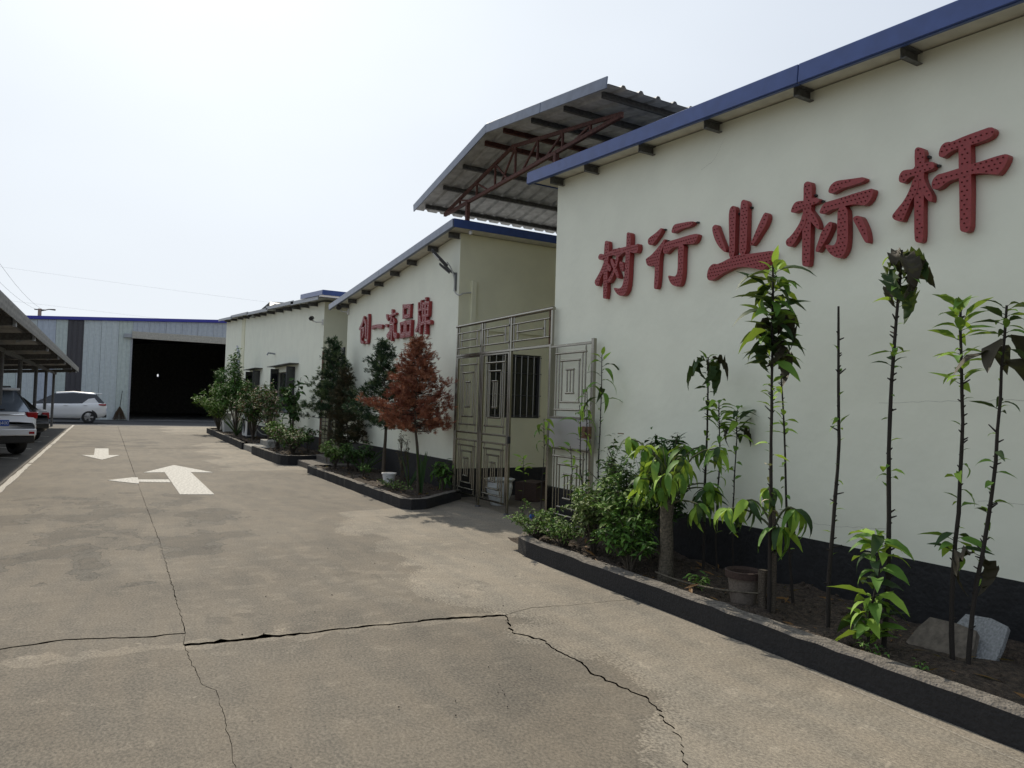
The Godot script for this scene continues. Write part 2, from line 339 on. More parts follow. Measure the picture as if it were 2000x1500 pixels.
# ---------------------------------------------------------------- materials
func materials() -> void:
	tex_mat("plaster", lin(0.83, 0.84, 0.695), 0.85, 3, 0.012, 0.955, 1.0, 0.22, 0.12)
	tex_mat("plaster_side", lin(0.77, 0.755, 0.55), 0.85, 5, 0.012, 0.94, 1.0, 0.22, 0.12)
	tex_mat("black_band", lin(0.014, 0.0145, 0.016), 0.65, 7, 0.02, 0.6, 1.0, 0.7, 0.2)
	tex_mat("kerb_paint", lin(0.015, 0.015, 0.016), 0.8, 9, 0.03, 0.6, 1.0, 1.3, 0.25)
	tex_mat("kerb_cement", lin(0.185, 0.165, 0.14), 0.95, 11, 0.02, 0.5, 1.0, 1.5, 0.6)
	tex_mat("step_cement", lin(0.33, 0.32, 0.29), 0.95, 12, 0.02, 0.6, 1.0, 0.9, 0.4)
	tex_mat("soil", lin(0.085, 0.062, 0.043), 1.0, 13, 0.03, 0.35, 1.0, 1.2, 1.5)
	tex_mat("earth", lin(0.055, 0.047, 0.038), 1.0, 14, 0.02, 0.5, 1.0, 0.3)
	tex_mat("blue_trim", lin(0.045, 0.085, 0.26), 0.35, 15, 0.02, 0.85, 1.0, 0.5)
	tex_mat("blue_trim_sheen", lin(0.16, 0.19, 0.26), 0.30, 16, 0.02, 0.8, 1.0, 0.5)  # sky sheen of the middle fascia put into the trim colour
	tex_mat("soffit", lin(0.70, 0.68, 0.60), 0.7, 17, 0.02, 0.85, 1.0, 0.5)
	tex_mat("purlin_steel", lin(0.14, 0.14, 0.135), 0.6, 18, 0.03, 0.6, 1.0, 1.0)
	tex_mat("purlin_red", lin(0.15, 0.06, 0.045), 0.75, 19, 0.03, 0.5, 1.0, 1.2)
	tex_mat("roof_sheet", lin(0.55, 0.56, 0.56), 0.5, 20, 0.02, 0.7, 1.0, 0.6)
	tex_mat("roof_grey", lin(0.30, 0.31, 0.32), 0.5, 21, 0.02, 0.6, 1.0, 0.5)
	tex_mat("letter_red", lin(0.30, 0.030, 0.030), 0.45, 22, 0.05, 0.8, 1.0, 1.5)
	mat("lamp_dark", lin(0.10, 0.012, 0.012), 0.15)
	mat("lamp_pale_glint", lin(0.62, 0.42, 0.40), 0.3)  # pale tone stands in for light reflected off the diodes
	mat("steel", lin(0.29, 0.275, 0.235), 0.22, 1.0)
	mat("steel_dull", lin(0.40, 0.40, 0.39), 0.38, 1.0)
	mat("steel_sheet", lin(0.45, 0.45, 0.45), 0.45, 1.0)
	tex_mat("rust_steel", lin(0.19, 0.10, 0.06), 0.8, 23, 0.05, 0.5, 1.0, 2.0)
	mat("black_plastic", lin(0.015, 0.015, 0.016), 0.45)
	mat("dark_grey", lin(0.05, 0.05, 0.052), 0.55)
	mat("lamp_grey", lin(0.12, 0.125, 0.13), 0.45)
	mat("white_plastic", lin(0.72, 0.72, 0.69), 0.5)
	mat("off_white", lin(0.62, 0.61, 0.56), 0.6)
	mat("cable", lin(0.45, 0.45, 0.42), 0.6)
	mat("wire_dark", lin(0.22, 0.23, 0.24), 0.7)
	var gm := mat("glass_dark", lin(0.012, 0.014, 0.015), 0.06)
	gm.metallic_specular = 0.6
	var cg := mat("car_glass_sky", lin(0.20, 0.24, 0.29), 0.1, 0.45)  # bluish colour stands in for sky reflected in the rear window
	cg.metallic_specular = 0.8
	mat("lens", lin(0.8, 0.8, 0.78), 0.2)
	tex_mat("paint_white", lin(0.58, 0.565, 0.52), 0.85, 25, 0.04, 0.55, 1.0, 0.9)
	tex_mat("paint_line", lin(0.58, 0.55, 0.49), 0.85, 26, 0.06, 0.35, 1.0, 2.0)
	for a in [["clad_pale", 0.52, 0.57, 0.57, 31], ["clad_green", 0.50, 0.56, 0.53, 32], ["clad_blue", 0.45, 0.50, 0.56, 33], ["clad_header", 0.42, 0.46, 0.51, 34], ["clad_dark", 0.055, 0.052, 0.058, 35]]:
		tex_mat(a[0], lin(a[1], a[2], a[3]), 0.55, a[4], 0.02, 0.90, 1.0, 0.4)
	mat("clad_trim_blue", lin(0.03, 0.035, 0.30), 0.5)
	tex_mat("shutter", lin(0.50, 0.48, 0.42), 0.6, 36, 0.02, 0.75, 1.0, 0.8)
	tex_mat("interior", lin(0.22, 0.22, 0.22), 0.9, 37, 0.02, 0.6, 1.0, 0.4)
	tex_mat("carport_sheet", lin(0.42, 0.41, 0.38), 0.6, 38, 0.03, 0.6, 1.0, 0.6)
	tex_mat("carport_steel", lin(0.13, 0.13, 0.13), 0.6, 39, 0.03, 0.6, 1.0, 1.0)
	tex_mat("galvanised", lin(0.36, 0.38, 0.40), 0.45, 40, 0.03, 0.7, 1.0, 1.0)
	for a in [["car_white", 0.72, 0.73, 0.74], ["car_black", 0.012, 0.013, 0.015]]:
		var cm := mat(a[0], lin(a[1], a[2], a[3]), 0.35)
		cm.clearcoat_enabled = true
		cm.clearcoat = 0.9
		cm.clearcoat_roughness = 0.05
	mat("tyre", lin(0.018, 0.018, 0.019), 0.85)
	mat("alloy", lin(0.45, 0.46, 0.47), 0.3, 0.9)
	mat("tail_red", lin(0.30, 0.012, 0.015), 0.15)
	mat("chrome", lin(0.7, 0.7, 0.7), 0.12, 1.0)
	mat("plate_blue", lin(0.02, 0.09, 0.42), 0.4)
	mat("plate_text", lin(0.75, 0.75, 0.75), 0.5)
	tex_mat("bark", lin(0.13, 0.105, 0.075), 0.95, 41, 0.06, 0.4, 1.0, 3.0, 0.6)
	tex_mat("bark_dark", lin(0.032, 0.026, 0.020), 0.95, 42, 0.06, 0.5, 1.0, 4.0)
	tex_mat("bark_pale", lin(0.15, 0.128, 0.09), 0.95, 43, 0.03, 0.35, 1.0, 2.5, 0.3)
	mat("twig", lin(0.06, 0.07, 0.03), 0.9)
	leaf_mat("leaf_light", 0.22, 0.36, 0.05, 0.6)
	leaf_mat("leaf_mid", 0.085, 0.18, 0.03, 0.5)
	leaf_mat("leaf_dark", 0.026, 0.055, 0.018, 0.28)
	leaf_mat("leaf_dry", 0.045, 0.038, 0.026, 0.15)
	leaf_mat("leaf_pale_dry", 0.42, 0.36, 0.25, 0.3)
	leaf_mat("leaf_brown", 0.16, 0.085, 0.03, 0.3)
	var fm := leaf_mat("foliage", 1, 1, 1, 0.42)
	fm.vertex_color_use_as_albedo = true
	var nm := leaf_mat("needles", 1, 1, 1, 0.25)
	nm.vertex_color_use_as_albedo = true
	tex_mat("terracotta", lin(0.06, 0.036, 0.027), 0.9, 44, 0.04, 0.5, 1.0, 2.5)
	tex_mat("stone_brown", lin(0.17, 0.145, 0.115), 0.95, 45, 0.02, 0.55, 1.0, 1.6, 0.3)
	tex_mat("stone_grey", lin(0.31, 0.32, 0.32), 0.95, 46, 0.05, 0.6, 1.0, 2.0, 0.5)
	tex_mat("old_pot", lin(0.17, 0.14, 0.11), 0.9, 54, 0.04, 0.6, 1.0, 2.5)
	tex_mat("urn", lin(0.60, 0.62, 0.60), 0.3, 47, 0.03, 0.8, 1.0, 2.0)
	tex_mat("cardboard", lin(0.07, 0.043, 0.033), 0.9, 48, 0.04, 0.7, 1.0, 2.0)
	tex_mat("straw", lin(0.13, 0.085, 0.05), 1.0, 49, 0.05, 0.5, 1.0, 4.0)
	tex_mat("pole_cement", lin(0.36, 0.27, 0.23), 0.9, 50, 0.04, 0.7, 1.0, 1.0)

func leaf_mat(key: String, r: float, g: float, b: float, back: float) -> StandardMaterial3D:
	var m := mat(key, lin(r, g, b), 0.55)
	m.roughness = 0.65
	m.metallic_specular = 0.32
	m.backlight_enabled = true
	m.backlight = Color(back * 0.85, back, back * 0.35)
	return m

# ---------------------------------------------------------------- the ground
func concrete_image(w: int, h: int, x0: float, x1: float, z0: float, z1: float, sd: int, near: bool) -> ImageTexture:
	var mk := func(s: int, f: float, o: int, iw: int, ih: int) -> PackedByteArray:
		var n := FastNoiseLite.new()
		n.seed = s
		n.frequency = f
		n.fractal_octaves = o
		n.noise_type = FastNoiseLite.TYPE_SIMPLEX_SMOOTH
		var im: Image = n.get_image(iw, ih, false, false, true)
		if iw != w or ih != h:
			im.resize(w, h, Image.INTERPOLATE_BILINEAR)
		im.convert(Image.FORMAT_L8)
		return im.get_data()
	var sx := (x1 - x0) / w
	var big: PackedByteArray = mk.call(sd, 0.0035 * 4, 4, w / 4, h / 4)
	var mid: PackedByteArray = mk.call(sd + 1, 0.022 * 2, 5, w / 2, h / 5)
	var fine: PackedByteArray = mk.call(sd + 2, 0.34, 2, w, h)
	var streak: PackedByteArray = mk.call(sd + 3, 0.05, 4, w / 4, h)
	var spall: PackedByteArray = mk.call(sd + 4, 0.0065, 6, w, h)
	var scuff: PackedByteArray = mk.call(sd + 5, 0.06, 4, w / 3, h / 2)
	var edge := [[-16.0, 4.2], [-9.95, 3.9], [-9.74, 2.70], [-8.16, 2.61], [-7.18, 2.63], [-6.22, 2.49], [-5.48, 2.33], [-5.13, 2.36], [-4.56, 2.55], [-4.2, 2.43], [-3.57, 2.53], [-2.97, 2.54], [-2.53, 2.37], [-2.3, 2.2], [1.6, 2.2]]
	var lut := PackedByteArray()
	for i in 512:
		lut.append(clampi(int(pow(clampf(i / 256.0 * 0.5, 0, 1), 1.0 / 2.2) * 255.0), 0, 255))
	var r2 := RandomNumberGenerator.new()
	r2.seed = sd
	var sz := (z1 - z0) / h
	# trowel and tyre scratches, most of them across the road
	var mark := PackedByteArray()
	mark.resize(w * h)
	mark.fill(100)
	for k in 1500:
		var x := r2.randf() * w
		var y := r2.randf() * h
		var an := r2.randf_range(-0.5, 0.5) if r2.randf() < 0.75 else r2.randf_range(0, PI)
		var dx := cos(an)
		var dy := sin(an) * sx / sz
		var l := int(r2.randf_range(0.05, 0.45) / sx)
		var v := r2.randi_range(103, 116) if r2.randf() < 0.75 else r2.randi_range(78, 95)
		for q in l:
			var xi := int(x + dx * q)
			var yi := int(y + dy * q + sin(q * 0.03 + k) * 1.5)
			if xi >= 0 and yi >= 0 and xi < w and yi < h and (q * 7 + k) % 11 > 2:
				mark[yi * w + xi] = v
	for k in 5000:
		mark[r2.randi() % (w * h)] = r2.randi_range(120, 150) if k % 3 else r2.randi_range(40, 70)
	var data := PackedByteArray()
	data.resize(w * h * 3)
	for j in h:
		var z := z0 + sz * (j + 0.5)
		var ei := 0
		while ei < edge.size() - 2 and edge[ei + 1][0] < z:
			ei += 1
		var ax: float = lerpf(edge[ei][1], edge[ei + 1][1], clampf((z - edge[ei][0]) / (edge[ei + 1][0] - edge[ei][0]), 0, 1))
		for i in w:
			var k := j * w + i
			var x := x0 + sx * (i + 0.5)
			var m := mid[k]
			var f := fine[k]
			var v := 0.77 + (big[k] - 128) * 0.0012 + (m - 128) * 0.0015 + (f - 128) * 0.0034 + (streak[k] - 128) * 0.0006
			# old spill stains with an edge of their own
			if m > 170: v *= 0.93
			elif m < 84: v *= 1.06
			var warm := (m - 128) * 0.0002
			# thin cement coat of the apron, worn through along its rim
			var over := x - ax + (spall[k] - 128) * 0.0030 + (f - 128) * 0.0009
			if over > 0.0:
				v *= 1.52 if over > 0.10 or f > 110 else 1.18
				warm -= 0.015
			# the skin of the slab has flaked off in a broad patch, darker aggregate shows
			var ex := (x - 0.0) / 1.9
			var ez := (z + 9.6) / 3.2
			var e := 1.0 - (ex * ex + ez * ez)
			if e > 0.0:
				var lim := 160 - int(e * 36.0)
				var sp := spall[k]
				if sp > lim + 30: v *= 0.70
				elif sp > lim + 24: v *= 0.50
				elif sp > lim + 4:
					v *= 0.80
					warm -= 0.035
				elif sp > lim: v *= 0.46
				elif sp < 78: v *= 1.08
			elif spall[k] > 214:
				v *= 0.80
			# grout smeared along the broken joint
			var zc := lerpf(-4.80, -4.56, clampf((x - 0.47) / 2.1, 0, 1)) if x > 0.45 else -4.84
			var dz := absf(z - zc + (m - 128) * 0.0004)
			if dz < 0.03 + (scuff[k] - 90) * 0.0009 and x < 2.7:
				v *= 1.34
			# pale scuffs
			ex = (x - 1.6) / 1.5
			ez = (z + 6.1) / 2.0
			e = 1.0 - (ex * ex + ez * ez)
			if scuff[k] > 200 - int(maxf(e, 0.0) * 44.0):
				v *= 1.18
			v *= mark[k] * 0.01
			data[k * 3] = lut[clampi(int(v * (1.0 + warm) * 256.0), 0, 511)]
			data[k * 3 + 1] = lut[clampi(int(v * 0.945 * 256.0), 0, 511)]
			data[k * 3 + 2] = lut[clampi(int(v * (0.85 - warm) * 256.0), 0, 511)]
	return ImageTexture.create_from_image(Image.create_from_data(w, h, false, Image.FORMAT_RGB8, data))

func slab(road: Node3D, poly: Array, m: Material, y := 0.0, called := "concrete_slab") -> void:
	var p := PackedVector2Array()
	for i in range(0, poly.size(), 2):
		p.append(Vector2(poly[i], poly[i + 1]))
	var st := S()
	var idx := Geometry2D.triangulate_polygon(p)
	if idx.is_empty():
		# a jagged corner crosses itself: let the clipper clean the outline
		var best := 0.0
		for q in Geometry2D.offset_polygon(PackedVector2Array(p), -0.001):
			var area := 0.0
			for i in q.size():
				area += q[i].cross(q[(i + 1) % q.size()])
			if absf(area) > best:
				best = absf(area)
				p = q
		idx = Geometry2D.triangulate_polygon(p)
		if idx.is_empty():
			print("slab failed ", poly.slice(0, 6))
	var R := Rect2(-4.0, -16.0, 9.4, 16.5)
	var put := func(q: Vector2, yy: float, n: Vector3) -> void:
		st.set_normal(n)
		st.set_uv((q - R.position) / R.size)
		st.set_uv2(q * 0.9)
		st.add_vertex(Vector3(q.x, yy, q.y))
	for i in range(0, idx.size(), 3):
		var a := p[idx[i]]
		var b := p[idx[i + 1]]
		var c := p[idx[i + 2]]
		if (b - a).cross(c - a) < 0.0:
			var t := b
			b = c
			c = t
		for q in [a, b, c]:
			put.call(q, y, Vector3.UP)
	for i in p.size():
		var a := p[i]
		var b := p[(i + 1) % p.size()]
		var n := Vector3((b - a).y, 0, -(b - a).x).normalized()
		for q in [[a, y], [b, y], [b, y - 0.09], [a, y], [b, y - 0.09], [a, y - 0.09]]:
			put.call(q[0], q[1], n)
	obj(called, st, m, road)

func jag(pts: Array, amp: float, step: float, sd: int) -> Array:
	# a broken line through the given x,z points
	var r := RandomNumberGenerator.new()
	r.seed = sd
	var out := []
	for i in range(0, pts.size() - 2, 2):
		var a := Vector2(pts[i], pts[i + 1])
		var b := Vector2(pts[i + 2], pts[i + 3])
		var n := maxi(1, int(a.distance_to(b) / step))
		var d := (b - a).orthogonal().normalized()
		for k in n:
			var q := a.lerp(b, float(k) / n)
			if k > 0 or i > 0:
				q += d * r.randf_range(-amp, amp)
			out.append(q)
	out.append(Vector2(pts[-2], pts[-1]))
	return out

func side(line: Array, off: Vector2, amp: float, sd: int, back := false) -> Array:
	# one lip of a crack: opens and closes along its length, with chips broken out here and there
	var r := RandomNumberGenerator.new()
	r.seed = sd
	var n := FastNoiseLite.new()
	n.seed = sd
	n.frequency = 0.9
	var o := []
	for q in line:
		var w: float = maxf(0.06, 0.75 + amp * 1.7 * n.get_noise_2d(q.x, q.y) + amp * r.randf_range(-0.4, 0.4))
		if r.randf() < 0.10 * amp:
			w *= r.randf_range(1.6, 3.2)
		o.append_array([q.x + off.x * w, q.y + off.y * w])
	if back:
		var b := []
		for i in range(o.size() - 2, -1, -2):
			b.append_array([o[i], o[i + 1]])
		return b
	return o

func ground_and_road() -> void:
	var st := S()
	quad(st, Vector3(-150, -0.085, -220), Vector3(150, -0.085, -220), Vector3(150, -0.085, 60), Vector3(-150, -0.085, 60), Vector3.UP)
	var g := obj("ground", st, M.earth)
	g.set_meta("kind", "structure")
	var road := structure("road")
	var near_tex := concrete_image(1536, 2048, -4.0, 5.4, -16.0, 0.5, 101, true)
	var det := noise_tex(77, 0.30, [grey(0.42), grey(0.90), grey(1.0), grey(1.0)], [0.12, 0.42, 0.6, 0.9], 512, 3)
	var cm := mat("concrete", lin(0.385, 0.353, 0.303), 0.92)
	cm.albedo_texture = near_tex
	cm.detail_enabled = true
	cm.detail_albedo = det
	cm.detail_uv_layer = BaseMaterial3D.DETAIL_UV_2
	cm.detail_blend_mode = BaseMaterial3D.BLEND_MODE_MUL
	var ap: StandardMaterial3D = cm.duplicate()
	ap.resource_name = "concrete_apron"
	ap.albedo_color = cm.albedo_color
	M.apron = ap
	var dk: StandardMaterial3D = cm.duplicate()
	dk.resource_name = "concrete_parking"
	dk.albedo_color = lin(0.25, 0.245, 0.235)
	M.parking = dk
	# joints and cracks (x, z)
	var g2 := 0.004
	var jx := 0.53
	var joint_a := jag([jx, -16.0, 0.53, -12.0, 0.54, -8.26, 0.50, -5.04], 0.007, 0.045, 1)
	var joint_b := jag([0.47, -4.83, 0.50, -4.1, 0.56, -4.0, 0.52, -3.1, 0.50, 1.5, 0.51, 8.0], 0.007, 0.04, 2)
	var lc := jag([-1.44, -5.24, -0.48, -5.16, -0.15, -5.20, 0.04, -5.13, 0.32, -5.05, 0.50, -5.04], 0.014, 0.05, 3)
	var rc := jag([0.47, -4.79, 0.64, -4.77, 1.07, -4.74, 1.53, -4.72, 2.07, -4.67, 2.57, -4.56], 0.011, 0.04, 4)
	var au := jag([2.64, -9.74, 2.61, -8.16, 2.63, -7.18, 2.49, -6.22, 2.33, -5.48, 2.36, -5.13, 2.57, -4.56], 0.035, 0.06, 5)
	var al := jag([2.57, -4.56, 2.43, -4.20, 2.53, -3.98, 2.51, -3.83, 2.53, -3.57, 2.48, -3.40, 2.50, -3.18, 2.54, -2.97, 2.48, -2.79, 2.37, -2.53, 2.20, -2.30, 2.15, -1.5, 2.2, 1.5, 2.2, 8.0], 0.013, 0.03, 6)
	var br := jag([2.57, -4.56, 2.86, -4.65, 3.19, -4.59, 3.51, -4.56, 4.1, -4.5], 0.010, 0.05, 7)
	# far slabs
	var zs := [-60.0, -41.5, -33.0, -23.6, -16.0]
	var dark_ground := tex_mat("dark_ground", lin(0.055, 0.055, 0.058), 0.9, 53, 0.05, 0.6, 1.0, 0.8)  # darker ground beyond the last concrete slabs
	slab(road, [-1.44, -60.0, 5.1, -60.0, 5.1, zs[1] - g2, -1.44, zs[1] - g2], dark_ground, -0.004, "dark_ground_strip")
	for i in range(1, 4):
		slab(road, [-1.44, zs[i] + g2, jx - g2, zs[i] + g2, jx - g2, zs[i + 1] - g2, -1.44, zs[i + 1] - g2], cm, rnd(-0.003, 0.002))
		slab(road, [jx + g2, zs[i] + g2, 5.1, zs[i] + g2, 5.1, zs[i + 1] - g2, jx + g2, zs[i + 1] - g2], cm, rnd(-0.003, 0.002))
	# left slab up to the broad crack, and the one before it
	slab(road, [-1.44, -16.0 + g2] + side(joint_a, Vector2(-0.0016, 0), 0.8, 11) + side(lc, Vector2(0, -0.005), 0.9, 12, true).slice(2) + [], cm, 0.0)
	slab(road, side(lc, Vector2(0, 0.004), 0.9, 13) + side(joint_b, Vector2(-0.0012, 0), 0.8, 14) + [-1.44, 8.0], cm, -0.004)
	# slab on the other side of the joint
	slab(road, [jx + g2, -16.0 + g2, 3.95, -16.0 + g2, 3.95, -9.74] + side(au, Vector2.ZERO, 0.5, 15) + side(rc, Vector2(0, -0.015), 0.9, 16, true) + side(joint_a, Vector2(0.0016, 0), 0.8, 17, true), cm, 0.002)
	slab(road, side(rc, Vector2(0, 0.007), 0.9, 18) + side(al, Vector2(-0.004, 0.0), 0.9, 19) + side(joint_b, Vector2(0.0012, 0), 0.8, 20, true), cm, -0.003)
	# pale apron beside the planter and into the passage
	slab(road, side(au, Vector2.ZERO, 0.5, 21) + side(br, Vector2(0, -0.003), 0.9, 22) + [4.1, -6.4, 5.1, -6.8, 9.0, -6.8, 9.0, -10.8, 5.1, -10.8, 3.95, -9.74], ap, 0.002)
	slab(road, side(al, Vector2(0.003, 0), 0.9, 23, true) + side(br, Vector2(0, 0.002), 0.9, 24) + [4.1, 8.0], ap, 0.001)
	# parking ground under the carport, and beyond the joint towards the yard
	slab(road, [-14.0, -60.0, -1.452, -60.0, -1.452, -41.51, -14.0, -41.51], dark_ground, -0.006, "dark_ground_strip")
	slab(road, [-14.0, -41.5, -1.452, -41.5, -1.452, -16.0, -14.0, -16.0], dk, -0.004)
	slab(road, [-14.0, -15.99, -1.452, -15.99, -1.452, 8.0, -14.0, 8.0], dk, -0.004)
	slab(road, [5.11, -60.0, 16.0, -60.0, 16.0, -38.2, 5.11, -38.2], dark_ground, -0.002, "dark_ground_strip")

	# painted markings
	var mark := func(called: String, label: String, polys: Array) -> void:
		var t := thing(called, label, "road marking")
		for poly in polys:
			var s := S()
			var p := PackedVector2Array()
			for i in range(0, poly.size(), 2):
				p.append(Vector2(poly[i], poly[i + 1]))
			extrude(s, p, func(q: Vector2, d: float) -> Vector3: return Vector3(q.x, d, q.y), 0.0075, 0.0025, Vector3.UP)
			obj("paint", s, M.paint_white, t)
	mark.call("arrow_marking", "large white painted arrow pointing straight on with a left branch", [[1.36, -17.60, 1.95, -15.72, 1.54, -15.86, 1.53, -12.11, 1.05, -12.25, 1.07, -15.94, 0.69, -15.94], [0.07, -14.60, 0.46, -15.02, 0.56, -15.00, 0.555, -14.62, 1.045, -14.52, 1.045, -14.02, 0.55, -14.22, 0.54, -13.93, 0.43, -14.07]])
	mark.call("arrow_marking", "small white painted arrow pointing back towards the viewer", [[-0.23, -23.41, 0.10, -23.40, 0.10, -20.80, 0.36, -20.78, -0.04, -19.30, -0.49, -20.85, -0.22, -20.83]])
	var lt := thing("edge_line", "worn off white line along the edge of the shaded parking bays", "road marking")
	for seg in [[-41.4, -33.2], [-33.0, -25.6], [-25.3, -18.6], [-18.35, -12.2], [-12.1, -6.5]]:
		var a := jag([-1.42, seg[0], -1.42, seg[1]], 0.014, 0.35, int(-seg[0] * 7))
		var b := jag([-1.33, seg[0] + 0.02, -1.33, seg[1] + 0.05], 0.014, 0.35, int(-seg[0] * 9))
		var p := PackedVector2Array(a)
		b.reverse()
		p.append_array(PackedVector2Array(b))
		var s := S()
		extrude(s, p, func(q: Vector2, d: float) -> Vector3: return Vector3(q.x, d, q.y), 0.0075, -0.006, Vector3.UP)
		obj("paint", s, M.paint_line, lt)
	for k in 6:
		var z := -13.2 - k * 3.4
		var bl := thing("bay_line", "slanting white parking bay line in the carport shade, number %s from the warehouse" % ["sixth", "fifth", "fourth", "third", "second", "first"][k], "road marking", Vector3(-1.75, 0, z), "slanting parking bay lines")
		var s := S()
		beam(s, Vector3(0, 0.0005, 0), Vector3(-3.6, 0.0005, -2.6), 0.10, 0.008)
		obj("paint", s, M.paint_line, bl)
	# a dried trail of pale cement along the kerb
	var tr := thing("cement_trail", "thin pale trail of dried cement on the apron beside the kerb", "stain")
	var s2 := S()
	var tl := jag([3.672, -2.95, 3.575, -1.62, 3.45, 0.0], 0.003, 0.05, 55)
	for i in tl.size() - 1:
		quad(s2, Vector3(tl[i].x - 0.001, 0.008, tl[i].y), Vector3(tl[i].x + 0.0015, 0.008, tl[i].y), Vector3(tl[i + 1].x + 0.0015, 0.008, tl[i + 1].y), Vector3(tl[i + 1].x - 0.001, 0.008, tl[i + 1].y), Vector3.UP)
	obj("streak", s2, M.paint_line, tr)
	# grit and small stones on the slabs
	var grit := thing("pebbles", "dark grit and pebbles scattered on the concrete by the crack", "pebbles")
	s2 = S()
	for k in 34:
		var c := Vector3(rnd(0.6, 3.5), 0.004, rnd(-7.5, -2.2))
		if k < 8:
			c = Vector3(1.75 + rnd(-0.25, 0.25), 0.002, -3.45 + rnd(-0.3, 0.3))
		var r := rnd(0.002, 0.005)
		box(s2, Vector3(-r, -0.001, -r * 0.8), Vector3(r, r, r * 0.8), Transform3D(Basis(Vector3.UP, rnd(0, 6)), c), r * 0.4)
	obj("grit", s2, M.earth, grit)
	stuff(grit)

# ---------------------------------------------------------------- buildings
func wall_poly(st: SurfaceTool, zy: Array, x0: float, x1: float) -> void:
	# a wall parallel to the road: zy outline, from x0 (front) to x1
	var p := PackedVector2Array()
	for i in range(0, zy.size(), 2):
		p.append(Vector2(zy[i], zy[i + 1]))
	extrude(st, p, func(q: Vector2, d: float) -> Vector3: return Vector3(d, q.y, q.x), x0, x1, Vector3.LEFT)

func c_purlin(st: SurfaceTool, a: Vector3, b: Vector3, h := 0.12, w := 0.05) -> void:
	# open channel section along a-b, its flanges towards +z
	var dy := Vector3(0, h * 0.5, 0)
	beam(st, a, b, 0.006, h)
	beam(st, a + dy + Vector3(0, -0.003, w * 0.5), b + dy + Vector3(0, -0.003, w * 0.5), w, 0.006)
	beam(st, a - dy + Vector3(0, 0.003, w * 0.5), b - dy + Vector3(0, 0.003, w * 0.5), w, 0.006)

